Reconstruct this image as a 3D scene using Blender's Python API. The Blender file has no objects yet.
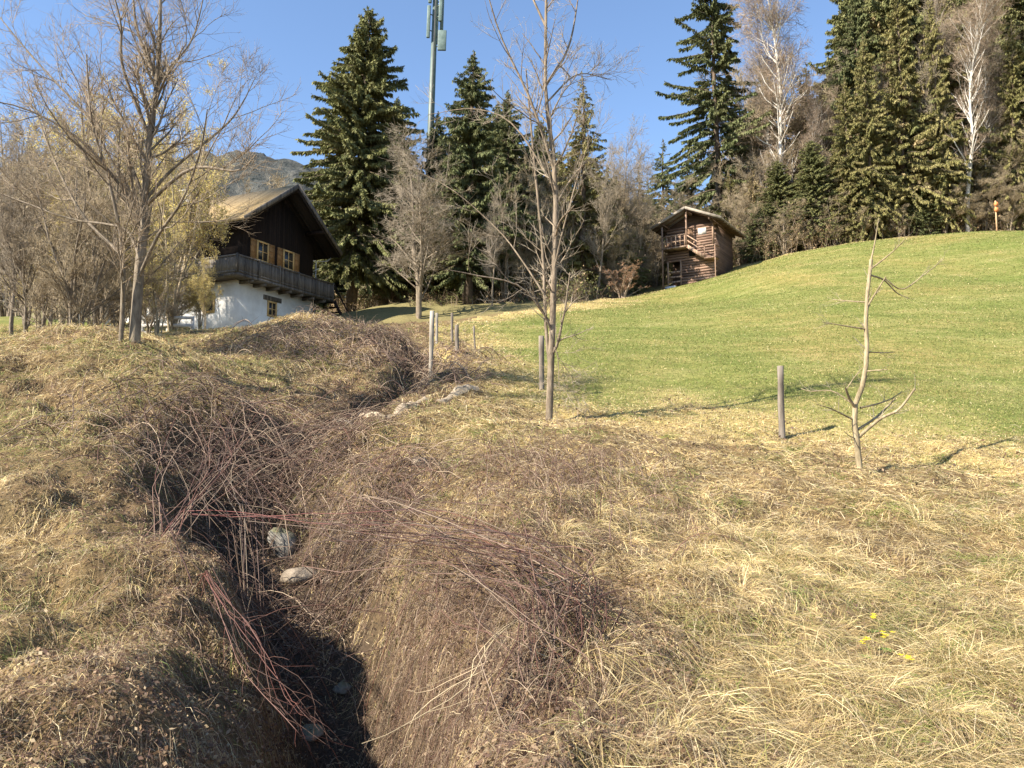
import bpy, math
import numpy as np
R = math.radians
rng = np.random.default_rng(7)
scene = bpy.context.scene
col = scene.collection
F = 773.0; PITCH = R(5.0); CH = 1.6
SUN_AZ = np.array([-0.87, -0.49]); SUN_AZ = SUN_AZ/np.linalg.norm(SUN_AZ); SUN_EL = R(37)

# ------------------------------------------------------------------ helpers
def at(px, py, Y):
    """photo pixel + forward distance -> world point"""
    xc = (px-512)/F; yc = (384-py)/F
    t = Y/(math.cos(PITCH)-yc*math.sin(PITCH))
    return np.array([xc*t, Y, CH+t*(math.sin(PITCH)+yc*math.cos(PITCH))])

def smooth(a, b, x):
    t = np.clip((x-a)/(b-a), 0, 1); return t*t*(3-2*t)

_ng = np.random.default_rng(99).random((257, 257)); _ng[256] = _ng[0]; _ng[:, 256] = _ng[:, 0]
def vnoise(x, y):
    x = np.asarray(x, float) % 256; y = np.asarray(y, float) % 256
    xi = np.floor(x).astype(int) % 256; yi = np.floor(y).astype(int) % 256
    fx = x-np.floor(x); fy = y-np.floor(y)
    fx = fx*fx*(3-2*fx); fy = fy*fy*(3-2*fy)
    a = _ng[xi, yi]; b = _ng[xi+1, yi]; c = _ng[xi, yi+1]; d = _ng[xi+1, yi+1]
    return (a*(1-fx)+b*fx)*(1-fy)+(c*(1-fx)+d*fx)*fy
def fbm(x, y, s, o=4, seed=0.0):
    """fractal noise about -1..1 with feature size s metres"""
    r = 0; amp = 1; tot = 0
    for k in range(o):
        r = r+amp*(vnoise(x/s*2**k+37.3*k+seed*11.1, y/s*2**k+71.7*k+seed*5.3)*2-1)
        tot += amp; amp *= .5
    return r/tot*1.6

def mesh_from(name, V, faces, colors=None, mat=None, parent=None, smooth_sh=False, loc=None):
    """V (n,3); faces: list of int arrays (m,k); colors (n,3)"""
    me = bpy.data.meshes.new(name)
    V = np.asarray(V, np.float32)
    me.vertices.add(len(V)); me.vertices.foreach_set('co', V.ravel())
    faces = [np.asarray(f, np.int32) for f in faces if len(f)]
    nl = sum(f.size for f in faces); nf = sum(len(f) for f in faces)
    me.loops.add(nl); me.polygons.add(nf)
    me.loops.foreach_set('vertex_index', np.concatenate([f.ravel() for f in faces]))
    tot = np.concatenate([np.full(len(f), f.shape[1], np.int32) for f in faces])
    st = np.concatenate([[0], np.cumsum(tot)[:-1]]).astype(np.int32)
    me.polygons.foreach_set('loop_start', st)
    me.polygons.foreach_set('loop_total', tot)
    if smooth_sh: me.polygons.foreach_set('use_smooth', np.ones(nf, bool))
    if colors is not None:
        at_ = me.color_attributes.new('col', 'FLOAT_COLOR', 'POINT')
        c4 = np.ones((len(V), 4), np.float32); c4[:, :3] = colors
        at_.data.foreach_set('color', c4.ravel())
    me.update(calc_edges=True)
    if mat: me.materials.append(mat)
    o = bpy.data.objects.new(name, me); col.objects.link(o)
    if parent: o.parent = parent
    if loc is not None: o.location = loc
    return o

class MB:
    def __init__(s): s.V = []; s.F3 = []; s.F4 = []; s.C = []; s.n = 0
    def add(s, V, f4=None, f3=None, c=None):
        V = np.asarray(V, float).reshape(-1, 3)
        if f4 is not None and len(f4): s.F4.append(np.asarray(f4)+s.n)
        if f3 is not None and len(f3): s.F3.append(np.asarray(f3)+s.n)
        if c is None: c = (1, 1, 1)
        c = np.asarray(c, float)
        if c.ndim == 1: c = np.repeat(c[None], len(V), 0)
        s.V.append(V); s.C.append(c); s.n += len(V)
    def box(s, p0, p1, c=None):
        x0, y0, z0 = p0; x1, y1, z1 = p1
        V = [(x0,y0,z0),(x1,y0,z0),(x1,y1,z0),(x0,y1,z0),(x0,y0,z1),(x1,y0,z1),(x1,y1,z1),(x0,y1,z1)]
        s.add(V, [(0,3,2,1),(4,5,6,7),(0,1,5,4),(1,2,6,5),(2,3,7,6),(3,0,4,7)], c=c)
    def bar(s, a, b, w, h, c=None):
        """rectangular bar from a to b"""
        a = np.array(a, float); b = np.array(b, float); d = b-a; d /= np.linalg.norm(d)
        up = np.array([0, 0, 1.]) if abs(d[2]) < .95 else np.array([0, 1., 0])
        sd = np.cross(d, up); sd /= np.linalg.norm(sd); u2 = np.cross(sd, d)
        V = [p+sd*w/2*i+u2*h/2*j for p in (a, b) for i, j in ((-1,-1),(1,-1),(1,1),(-1,1))]
        s.add(V, [(0,3,2,1),(4,5,6,7),(0,1,5,4),(1,2,6,5),(2,3,7,6),(3,0,4,7)], c=c)
    def prism(s, poly, axis, a, b, c=None):
        """poly 2d points, extruded along axis ('x','y') from a to b"""
        n = len(poly)
        def p3(q, t): return (t, q[0], q[1]) if axis == 'x' else (q[0], t, q[1])
        V = [p3(q, a) for q in poly]+[p3(q, b) for q in poly]
        f4 = [(i, (i+1) % n, n+(i+1) % n, n+i) for i in range(n)]
        f3 = [(0, i+1, i) for i in range(1, n-1)]+[(n, n+i, n+i+1) for i in range(1, n-1)]
        s.add(V, f4, f3, c)
    def tube(s, P, r, S=8, c=None, cap=True):
        P = np.asarray(P, float); r = np.broadcast_to(np.asarray(r, float), (len(P),))
        V, f = tubes(P[None], r[None], S)
        f3 = None
        if cap:
            n = len(P); b = (n-1)*S
            f3 = [(b, b+i, b+i+1) for i in range(1, S-1)]+[(0, i+1, i) for i in range(1, S-1)]
        s.add(V, f, f3, c)
    def obj(s, name, mat=None, parent=None, sm=False, usecol=True):
        V = np.concatenate(s.V)
        return mesh_from(name, V, [np.concatenate(x) for x in (s.F4, s.F3) if x],
                         np.concatenate(s.C) if usecol else None, mat, parent, sm)

def norm(a): return a/np.maximum(np.linalg.norm(a, axis=-1, keepdims=True), 1e-9)

def tubes(P, r, S):
    """P (B,N,3), r (B,N) -> verts, quads"""
    B, N, _ = P.shape
    T = norm(np.gradient(P, axis=1))
    ref = np.where(np.abs(T[:, :1, 2:3]) > .9, np.array([1., 0, 0]), np.array([0, 0, 1.]))
    ref = np.broadcast_to(ref, T.shape)
    A = norm(np.cross(T, ref)); Bn = np.cross(T, A)
    th = np.arange(S)/S*2*np.pi
    V = P[:, :, None]+r[:, :, None, None]*(A[:, :, None]*np.cos(th)[None, None, :, None]+Bn[:, :, None]*np.sin(th)[None, None, :, None])
    idx = np.arange(B*N*S).reshape(B, N, S)
    a = idx[:, :-1]; b = idx[:, 1:]
    f = np.stack([a, np.roll(a, -1, 2), np.roll(b, -1, 2), b], -1).reshape(-1, 4)
    return V.reshape(-1, 3), f

def resample(pts, n):
    pts = np.asarray(pts, float)
    # Catmull-Rom through the points
    P = np.vstack([2*pts[0]-pts[1], pts, 2*pts[-1]-pts[-2]])
    out = []
    for t in np.linspace(0, len(pts)-1-1e-6, n):
        i = int(t); f = t-i
        p0, p1, p2, p3 = P[i], P[i+1], P[i+2], P[i+3]
        out.append(.5*((2*p1)+(-p0+p2)*f+(2*p0-5*p1+4*p2-p3)*f*f+(-p0+3*p1-3*p2+p3)*f**3))
    return np.array(out)

# ------------------------------------------------------------------ object tagging
def tag(o, label=None, cat=None, group=None, kind=None):
    if label: o['label'] = label
    if cat: o['category'] = cat
    if group: o['group'] = group
    if kind: o['kind'] = kind
    return o
def empty(name, loc, rz=0, tilt=(0, 0)):
    o = bpy.data.objects.new(name, None); col.objects.link(o)
    o.location = loc; o.rotation_euler = (tilt[0], tilt[1], rz); o.empty_display_size = .3
    return o
def dup(root, loc, rz, sc, label, group=None, tilt=(0, 0)):
    r = root.copy(); col.objects.link(r); r.location = loc; r.rotation_euler = (tilt[0], tilt[1], rz); r.scale = sc
    r['label'] = label
    if group: r['group'] = group
    for ch in list(root.children):
        c = ch.copy(); col.objects.link(c); c.parent = r
    return r

# ------------------------------------------------------------------ materials
def newmat(name):
    m = bpy.data.materials.new(name); m.use_nodes = True
    nt = m.node_tree; b = nt.nodes['Principled BSDF']
    b.inputs['Roughness'].default_value = .85; b.inputs['Specular IOR Level'].default_value = .2
    return m, nt, b
def nd(nt, t, **kw):
    n = nt.nodes.new(t)
    for k, v in kw.items(): setattr(n, k, v)
    return n
def noise(nt, vec, scale, detail=4, rough=.6):
    n = nd(nt, 'ShaderNodeTexNoise'); n.inputs['Scale'].default_value = scale
    n.inputs['Detail'].default_value = detail; n.inputs['Roughness'].default_value = rough
    if vec is not None: nt.links.new(vec, n.inputs['Vector'])
    return n
def ramp(nt, fac, stops):
    r = nd(nt, 'ShaderNodeValToRGB'); e = r.color_ramp.elements
    e[0].position, e[0].color = stops[0][0], (*stops[0][1], 1)
    e[1].position, e[1].color = stops[-1][0], (*stops[-1][1], 1)
    for p, c in stops[1:-1]:
        x = e.new(p); x.color = (*c, 1)
    nt.links.new(fac, r.inputs[0]); return r
def mix(nt, fac, a, b, mode='MIX'):
    m = nd(nt, 'ShaderNodeMix', data_type='RGBA', blend_type=mode)
    for s, v in ((0, fac), (6, a), (7, b)):
        if isinstance(v, (int, float)): m.inputs[s].default_value = v
        elif isinstance(v, tuple): m.inputs[s].default_value = (*v, 1)
        else: nt.links.new(v, m.inputs[s])
    return m.outputs[2]
def colattr(nt):
    a = nd(nt, 'ShaderNodeVertexColor', layer_name='col'); return a
def bump(nt, b, h, dist, strength=1.0):
    n = nd(nt, 'ShaderNodeBump'); n.inputs['Distance'].default_value = dist; n.inputs['Strength'].default_value = strength
    nt.links.new(h, n.inputs['Height']); nt.links.new(n.outputs[0], b.inputs['Normal'])

def mat_leafy(name, transl=.25, rough=.8, spec=.15):
    m, nt, b = newmat(name); c = colattr(nt)
    nt.links.new(c.outputs[0], b.inputs['Base Color']); b.inputs['Roughness'].default_value = rough
    b.inputs['Specular IOR Level'].default_value = spec
    if transl:
        t = nd(nt, 'ShaderNodeBsdfTranslucent'); nt.links.new(c.outputs[0], t.inputs[0])
        x = nd(nt, 'ShaderNodeMixShader'); x.inputs[0].default_value = transl
        nt.links.new(b.outputs[0], x.inputs[1]); nt.links.new(t.outputs[0], x.inputs[2])
        nt.links.new(x.outputs[0], nt.nodes['Material Output'].inputs[0])
    return m
def mat_bark(name, dark, light, scale=6, stretch=.25, bands=None):
    m, nt, b = newmat(name)
    tc = nd(nt, 'ShaderNodeTexCoord'); mp = nd(nt, 'ShaderNodeMapping'); mp.inputs['Scale'].default_value = (1, 1, stretch)
    nt.links.new(tc.outputs['Object'], mp.inputs[0])
    n = noise(nt, mp.outputs[0], scale, 6, .7)
    r = ramp(nt, n.outputs[0], [(.3, dark), (.7, light)])
    n2 = noise(nt, tc.outputs['Object'], 1.3, 3)
    r2 = ramp(nt, n2.outputs[0], [(.35, (.75, .75, .7)), (.65, (1.1, 1.1, 1.1))])
    nt.links.new(mix(nt, 1.0, r.outputs[0], r2.outputs[0], 'MULTIPLY'), b.inputs['Base Color'])
    bump(nt, b, n.outputs[0], .02)
    return m
def mat_plain(name, c1, c2, scale=3, det=5, bumpd=.01, stretch=(1, 1, 1), rough=.85, spec=.2):
    m, nt, b = newmat(name); b.inputs['Roughness'].default_value = rough; b.inputs['Specular IOR Level'].default_value = spec
    tc = nd(nt, 'ShaderNodeTexCoord'); mp = nd(nt, 'ShaderNodeMapping'); mp.inputs['Scale'].default_value = stretch
    nt.links.new(tc.outputs['Object'], mp.inputs[0])
    n = noise(nt, mp.outputs[0], scale, det, .65)
    r = ramp(nt, n.outputs[0], [(.3, c1), (.7, c2)])
    nt.links.new(r.outputs[0], b.inputs['Base Color']); (bump(nt, b, n.outputs[0], bumpd) if bumpd > .0025 else None)
    return m
def mat_wood(name, c1, c2, board=6.0, axis=2, grain=(1, 1, 12)):
    """boards running across `axis`, colour changing per board"""
    m, nt, b = newmat(name)
    tc = nd(nt, 'ShaderNodeTexCoord'); sp = nd(nt, 'ShaderNodeSeparateXYZ'); nt.links.new(tc.outputs['Object'], sp.inputs[0])
    mu = nd(nt, 'ShaderNodeMath', operation='MULTIPLY'); nt.links.new(sp.outputs[axis], mu.inputs[0]); mu.inputs[1].default_value = board
    fl = nd(nt, 'ShaderNodeMath', operation='FLOOR'); nt.links.new(mu.outputs[0], fl.inputs[0])
    fr = nd(nt, 'ShaderNodeMath', operation='FRACT'); nt.links.new(mu.outputs[0], fr.inputs[0])
    wn = nd(nt, 'ShaderNodeTexWhiteNoise', noise_dimensions='1D'); nt.links.new(fl.outputs[0], wn.inputs['W'])
    mp = nd(nt, 'ShaderNodeMapping'); mp.inputs['Scale'].default_value = grain; nt.links.new(tc.outputs['Object'], mp.inputs[0])
    n = noise(nt, mp.outputs[0], 1.6, 6, .7)
    ad = nd(nt, 'ShaderNodeMath', operation='MULTIPLY_ADD'); nt.links.new(wn.outputs[0], ad.inputs[0]); ad.inputs[1].default_value = .35
    nt.links.new(n.outputs[0], ad.inputs[2])
    r = ramp(nt, ad.outputs[0], [(.4, c1), (.85, c2)])
    g = ramp(nt, fr.outputs[0], [(.0, (.25, .25, .25)), (.1, (1, 1, 1))])
    nt.links.new(mix(nt, 1.0, r.outputs[0], g.outputs[0], 'MULTIPLY'), b.inputs['Base Color'])
    bump(nt, b, g.outputs[0], .02)
    return m

# ------------------------------------------------------------------ terrain
CP = [  # photo x, photo y, distance
 # right meadow
 (1024,232,60),(900,238,62),(800,252,62),(745,268,63),(666,291,64.5),(690,284.5,60),(640,296,56),(600,303,48),(540,312,40),(470,325,32),
 (800,272,48),(800,300,37),(800,340,26),(800,390,17.5),(1000,262,45),(1000,300,34),(1000,350,24),(1000,400,17.5),
 (900,270,46),(900,330,27),(700,300,47),(700,330,31),(650,345,26),(560,350,24),(560,325,33),(680,385,19),
 (1300,240,56),(1300,330,26),(1300,460,12),(1300,620,5.5),
 # front edge
 (1024,440,13.2),(782,436,13.5),(650,414,14.6),(548,420,14),(600,397,17),(500,372,18.5),(480,352,23),(858,470,11),(1000,480,10.8),(700,470,10.6),
 # right bank
 (1024,540,8),(900,540,8),(800,540,8),(1024,620,5.9),(900,640,5.4),(800,640,5.4),(1024,768,3.7),(880,768,3.6),(740,768,3.5),(740,600,6),(740,520,8.6),
 (620,500,8.8),(620,600,5.9),(620,700,4.2),(600,768,3.4),(520,480,9),(500,440,11.2),(500,560,6.6),(520,680,4.4),(470,720,4.2),(450,768,3.5),
 (430,560,7.2),(430,480,9.6),(400,440,11.8),(430,415,13.5),(470,385,16),(440,360,19.5),(400,600,6.7),(420,660,5.3),
 # gully floor
 (370,790,4.9),(345,710,5.9),(315,640,6.9),(285,575,7.9),(258,515,9.2),(250,465,10.6),(290,435,12.2),(350,412,14.2),(400,392,16.5),(425,366,20),(412,346,25),(400,326,33),
 # left bank
 (0,768,3.3),(100,768,3.3),(200,768,3.5),(0,660,4.5),(100,650,4.6),(190,660,4.7),(240,700,4.3),(265,768,3.7),(0,560,6.1),(120,550,6.3),(195,560,6.4),
 (0,450,9),(100,450,9),(170,460,9.2),(0,380,12),(100,380,12),(160,400,11.6),(0,342,14),(60,330,14.6),(135,344,14),(175,362,14),(215,385,13.6),(200,350,17.5),
 (-250,330,14),(-250,450,9),(-250,650,4.4),
 # mound near the house
 (245,338,21),(290,318,23),(340,318,23),(390,334,22),(408,350,20.5),(300,366,18),(350,380,17.5),(260,385,16),(230,410,13.8),(325,398,15),
 # house yard and beyond
 (235,336,42),(150,330,40),(30,335,30),(30,318,42),(330,326,46),(372,310,52),(350,313,57),(440,322,44),(420,300,60),(480,305,62),(-200,320,40),
]
P3 = [at(*c) for c in CP]
RAW = [(0,0,0),(-3,0,.05),(3,0,.0),(-.85,3.6,-.75),(-.8,2.2,-.7),(-.8,-2,-.9),(-8,0,0),(8,0,.1),(-4,1.6,.0),(4,1.6,.0),(0,-10,-1.2),(-20,-10,-1.5),(20,-10,-1.),(-4.2,18.5,3.6),
       (-9,19,3.4),(-14,19,3.6),(-6,29,6.1),(-10,29,6.2),(-18,60,11.5),(-40,50,9.5),(-40,20,5),(-60,0,0),(60,0,2),(55,30,10.5),(60,60,19),(30,82,22),(0,82,16),(15,80,19.5),(50,85,24),
       (-30,90,17),(0,120,25),(40,125,33),(-50,120,24),(80,120,34),(90,60,22),(-90,60,12),(-90,0,-2),(90,0,4),(-60,100,19)]
RP = np.vstack([np.array(P3), np.array(RAW, float)])
def _tps(r2): return .5*r2*np.log(r2+1e-9)
_n = len(RP); _D = ((RP[:, None, :2]-RP[None, :, :2])**2).sum(-1)
_A = np.zeros((_n+3, _n+3)); _A[:_n, :_n] = _tps(_D)+np.eye(_n)*.25; _A[:_n, _n] = 1; _A[:_n, _n+1:] = RP[:, :2]
_A[_n, :_n] = 1; _A[_n+1:, :_n] = RP[:, :2].T
_W = np.linalg.solve(_A, np.concatenate([RP[:, 2], [0, 0, 0]]))
def base_h(x, y):
    x = np.clip(x, -95, 95); y = np.clip(y, -14, 128)
    out = np.empty(x.shape); xf = x.ravel(); yf = y.ravel(); o = out.ravel()
    for i in range(0, len(xf), 20000):
        a = xf[i:i+20000]; b = yf[i:i+20000]
        r2 = (a[:, None]-RP[None, :, 0])**2+(b[:, None]-RP[None, :, 1])**2
        o[i:i+20000] = _tps(r2)@_W[:_n]+_W[_n]+_W[_n+1]*a+_W[_n+2]*b
    return o.reshape(x.shape)

MEAD = np.array([at(*p)[:2] for p in [(478,352,23),(560,392,16.5),(650,410,14.6),(782,428,14),(900,440,13),(1024,450,12.4),(1300,470,11),(1500,300,40),
     (1300,236,62),(1024,232,63),(900,238,64),(800,252,64.5),(745,266,66),(655,288,66.5),(600,300,49),(540,312,41),(470,325,33)]])
LAWN = np.array([(-60,26),(-14,25),(-13,30),(-16,41),(-24,46),(-60,52)])
GUL = np.array([at(*p) for p in [(372,800,4.6),(345,710,5.9),(315,640,6.9),(285,575,7.9),(258,515,9.2),(250,465,10.6),(290,435,12.2),(350,412,14.2),(400,392,16.5),(425,366,20),(412,346,25),(400,326,33)]])[:, :2]
GUL = np.vstack([[(-.85,-1),(-.85,3)], GUL])
def poly_sd(x, y, poly):
    """signed distance, + inside"""
    d = np.full(x.shape, 1e9); ins = np.zeros(x.shape, bool)
    n = len(poly)
    for i in range(n):
        ax, ay = poly[i]; bx, by = poly[(i+1) % n]
        ex, ey = bx-ax, by-ay
        t = np.clip(((x-ax)*ex+(y-ay)*ey)/(ex*ex+ey*ey), 0, 1)
        d = np.minimum(d, np.hypot(x-ax-t*ex, y-ay-t*ey))
        c = ((ay > y) != (by > y)) & (x < ex*(y-ay)/(ey if ey else 1e-9)+ax)
        ins ^= c
    return np.where(ins, d, -d)
def line_d(x, y, L):
    d = np.full(x.shape, 1e9)
    for (ax, ay), (bx, by) in zip(L[:-1], L[1:]):
        ex, ey = bx-ax, by-ay
        t = np.clip(((x-ax)*ex+(y-ay)*ey)/(ex*ex+ey*ey), 0, 1)
        d = np.minimum(d, np.hypot(x-ax-t*ex, y-ay-t*ey))
    return d
def meadow_w(x, y):
    x = np.asarray(x, float); y = np.asarray(y, float)
    s = poly_sd(x, y, MEAD)
    m = smooth(-1.6, 2.8, s+fbm(x, y, 2.2, 4, 3)*1.5*np.clip(y/12, .5, 1.5))
    s2 = poly_sd(x, y, LAWN)
    return np.maximum(m, smooth(-.5, 1.0, s2))
def full_h(x, y):
    h = base_h(x, y)
    s = poly_sd(x, y, MEAD); m = smooth(-1.5, 1.5, s)
    g = line_d(x, y, GUL); sg = .5+.6*np.exp(-((y-9.3)/1.9)**2); gd = np.exp(-(g/sg)**4)*smooth(34, 20, y)*(1+.8*np.exp(-((y-5.5)/2)**2)+.7*np.exp(-((y-9)/1.6)**2))
    rough = 1-m*.85
    bil = 1-np.abs(fbm(x, y, .62, 3, 4))*1.6; lf_ = smooth(-.9, -1.8, x)*smooth(16, 9, y)
    h = h+rough*(fbm(x, y, 1.6, 2, 1)*.12+fbm(x, y, .45, 3, 2)*.06*smooth(40, 15, y)+(bil*.10*(.35+.65*lf_)-np.maximum(fbm(x, y, .9, 2, 9)-.35, 0)*.35*lf_)*smooth(22, 10, y)*smooth(0, 2, y))
    h = h-gd*.42
    h = h+rough*np.exp(-((g-.95)/.7)**2)*(fbm(x, y, .8, 3, 5)*.13+fbm(x, y, .33, 3, 15)*.09)
    far = smooth(70, 120, np.hypot(x, y))
    return h+far*fbm(x, y, 30, 3, 6)*1.2+m*fbm(x, y, 9, 2, 8)*.12

def axis(lo, hi, d0, d1, step, g):
    mid = np.arange(d0, d1+1e-6, step); up = []; v = d1; s = step
    while v < hi: s *= g; v += s; up.append(v)
    dn = []; v = d0; s = step
    while v > lo: s *= g; v -= s; dn.append(v)
    return np.concatenate([dn[::-1], mid, up])
XS = axis(-1600, 1600, -6.5, 8.5, .055, 1.035)
YS = axis(-600, 2600, 2.4, 13.5, .055, 1.022)
GX, GY = np.meshgrid(XS, YS, indexing='ij')
GZ = full_h(GX, GY)
def H(x, y):
    x = np.asarray(x, float); y = np.asarray(y, float)
    i = np.clip(np.searchsorted(XS, x)-1, 0, len(XS)-2); j = np.clip(np.searchsorted(YS, y)-1, 0, len(YS)-2)
    fx = (x-XS[i])/(XS[i+1]-XS[i]); fy = (y-YS[j])/(YS[j+1]-YS[j])
    return (GZ[i, j]*(1-fx)+GZ[i+1, j]*fx)*(1-fy)+(GZ[i, j+1]*(1-fx)+GZ[i+1, j+1]*fx)*fy
def gpt(px, Y, dz=0):
    x = (px-512)/F*Y
    for _ in range(6):  # account for pitch
        z = float(H(x, Y)); depth = Y*math.cos(PITCH)+(z-CH)*math.sin(PITCH); x = (px-512)/F*depth
    return np.array([x, Y, float(H(x, Y))+dz])
def pix(p):
    d = p[1]*math.cos(PITCH)+(p[2]-CH)*math.sin(PITCH); u = -p[1]*math.sin(PITCH)+(p[2]-CH)*math.cos(PITCH)
    return 512+F*p[0]/d, 384-F*u/d

MW = meadow_w(GX, GY)
GD = line_d(GX, GY, GUL)
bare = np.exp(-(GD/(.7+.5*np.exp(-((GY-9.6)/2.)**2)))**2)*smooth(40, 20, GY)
forest = smooth(1, 5, np.where(poly_sd(GX, GY, MEAD) > 0, 0, 1)*(GY-30)/4+0*GX)*(GY > 34)
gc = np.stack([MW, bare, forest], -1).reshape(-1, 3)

def mat_ground():
    m, nt, b = newmat('dry_ground')
    tc = nd(nt, 'ShaderNodeTexCoord'); v = tc.outputs['Object']
    c = colattr(nt); sp = nd(nt, 'ShaderNodeSeparateColor'); nt.links.new(c.outputs[0], sp.inputs[0])
    n1 = noise(nt, v, .9, 8, .7); n2 = noise(nt, v, 9, 6, .75); n3 = noise(nt, v, 40, 4, .7)
    a = ramp(nt, n1.outputs[0], [(.3, (.10, .068, .035)), (.5, (.18, .125, .06)), (.7, (.28, .21, .10))])
    bb = ramp(nt, n2.outputs[0], [(.3, (.35, .33, .33)), (.65, (1.15, 1.1, 1.0))])
    dry = mix(nt, 1.0, a.outputs[0], bb.outputs[0], 'MULTIPLY')
    # soil in the gully
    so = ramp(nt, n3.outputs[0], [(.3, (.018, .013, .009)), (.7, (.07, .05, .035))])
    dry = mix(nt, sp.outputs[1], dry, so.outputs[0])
    # forest floor
    ff = ramp(nt, n2.outputs[0], [(.3, (.09, .08, .035)), (.55, (.20, .17, .07)), (.75, (.32, .26, .12))])
    dry = mix(nt, sp.outputs[2], dry, ff.outputs[0])
    nt.links.new(dry, b.inputs['Base Color'])
    bump(nt, b, n2.outputs[0], .05, .8)
    return m
def mat_meadow():
    m, nt, b = newmat('meadow_grass')
    tc = nd(nt, 'ShaderNodeTexCoord'); v = tc.outputs['Object']
    c = colattr(nt); sp = nd(nt, 'ShaderNodeSeparateColor'); nt.links.new(c.outputs[0], sp.inputs[0])
    mp = nd(nt, 'ShaderNodeMapping'); mp.inputs['Scale'].default_value = (.7, 1.6, 1.6); nt.links.new(v, mp.inputs[0])
    n0 = noise(nt, v, .13, 6, .68); n1 = noise(nt, mp.outputs[0], .55, 7, .7); n2 = noise(nt, mp.outputs[0], 2.6, 7, .8); n4 = noise(nt, v, 22, 3, .8)
    a = ramp(nt, n1.outputs[0], [(.3, (.11, .128, .028)), (.5, (.175, .178, .046)), (.68, (.26, .235, .085))])
    a2 = ramp(nt, n0.outputs[0], [(.35, (.78, .92, .72)), (.5, (1.0, 1.0, 1.0)), (.65, (1.3, 1.08, 1.25))])
    bb = ramp(nt, n2.outputs[0], [(.3, (.55, .6, .5)), (.5, (.95, .95, .95)), (.7, (1.3, 1.2, 1.3))])
    b4 = ramp(nt, n4.outputs[0], [(.3, (.55, .6, .5)), (.5, (1, 1, 1)), (.72, (1.35, 1.25, 1.25))])
    g = mix(nt, 1.0, mix(nt, 1.0, mix(nt, 1.0, a.outputs[0], a2.outputs[0], 'MULTIPLY'), bb.outputs[0], 'MULTIPLY'), b4.outputs[0], 'MULTIPLY')
    d = ramp(nt, n2.outputs[0], [(.3, (.20, .14, .06)), (.55, (.40, .31, .12)), (.75, (.52, .42, .19))])
    nt.links.new(mix(nt, sp.outputs[0], d.outputs[0], g), b.inputs['Base Color'])
    bump(nt, b, n2.outputs[0], .06, .8)
    return m
MG, MM = mat_ground(), mat_meadow()
nx, ny = len(XS), len(YS)
idx = np.arange(nx*ny).reshape(nx, ny)
Q = np.stack([idx[:-1, :-1], idx[1:, :-1], idx[1:, 1:], idx[:-1, 1:]], -1).reshape(-1, 4)
cx = (GX[:-1, :-1]+GX[1:, 1:])/2; cy = (GY[:-1, :-1]+GY[1:, 1:])/2
isM = (np.maximum(poly_sd(cx, cy, MEAD)+1.6, poly_sd(cx, cy, LAWN)) > 0).ravel()
GV = np.stack([GX, GY, GZ], -1).reshape(-1, 3)
def sub(q, name, mat):
    u, inv = np.unique(q, return_inverse=True)
    return mesh_from(name, GV[u], [inv.reshape(-1, 4)], gc[u], mat, smooth_sh=True)
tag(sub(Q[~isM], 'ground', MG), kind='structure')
tag(sub(Q[isM], 'meadow', MM), kind='structure')

# ------------------------------------------------------------------ dry grass
M_GRASS = mat_leafy('dry_grass_blade', .3, .75, .25)
def blades(x, y, hd, L, lift, w, c, nseg=3, tipdrop=.25):
    """draped blades: heading hd, length L, arch height lift, width w"""
    n = len(x); s = np.linspace(0, 1, nseg+1)
    dx = np.cos(hd); dy = np.sin(hd)
    curl = rng.normal(0, .45, n)
    reach = np.sqrt(np.maximum(L**2-lift**2*1.2, (.25*L)**2))
    drop = np.abs(H(x+reach*dx, y+reach*dy)-H(x, y)); reach = reach*np.minimum(1, L/np.sqrt(reach**2+drop**2+1e-9))
    pts = []
    for t in s:
        hx = x+reach*t*(dx-dy*curl*t); hy = y+reach*t*(dy+dx*curl*t)
        hz = H(hx, hy)
        prof = lift*(np.sin(np.pi*min(t*1.0, 1)*.62)*1.08)*(1-tipdrop*t*t)
        pts.append(np.stack([hx, hy, hz+prof+.004], -1))
    pts = np.stack(pts, 1)              # n,nseg+1,3
    # blade width direction: horizontal perpendicular with a random roll
    roll = rng.normal(0, .7, n)
    wd = np.stack([-dy*np.cos(roll), dx*np.cos(roll), np.sin(roll)], -1)
    ws = np.array([1., .9, .7, .45])[:nseg+1] if nseg >= 3 else np.array([1., .8])
    V = []
    for k in range(nseg):
        V.append(pts[:, k]-wd*(w*ws[k]/2)[:, None]); V.append(pts[:, k]+wd*(w*ws[k]/2)[:, None])
    V.append(pts[:, nseg]); V = np.stack(V, 1)
    nv = V.shape[1]; b = np.arange(n)[:, None]*nv
    q = [b+np.array([[2*k, 2*k+1, 2*k+3, 2*k+2]]) for k in range(nseg-1)]
    t3 = b+np.array([[2*nseg-2, 2*nseg-1, 2*nseg]])
    C = np.repeat(c[:, None, :], nv, 1).reshape(-1, 3)
    return V.reshape(-1, 3), (np.concatenate(q) if q else None), t3, C

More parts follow.
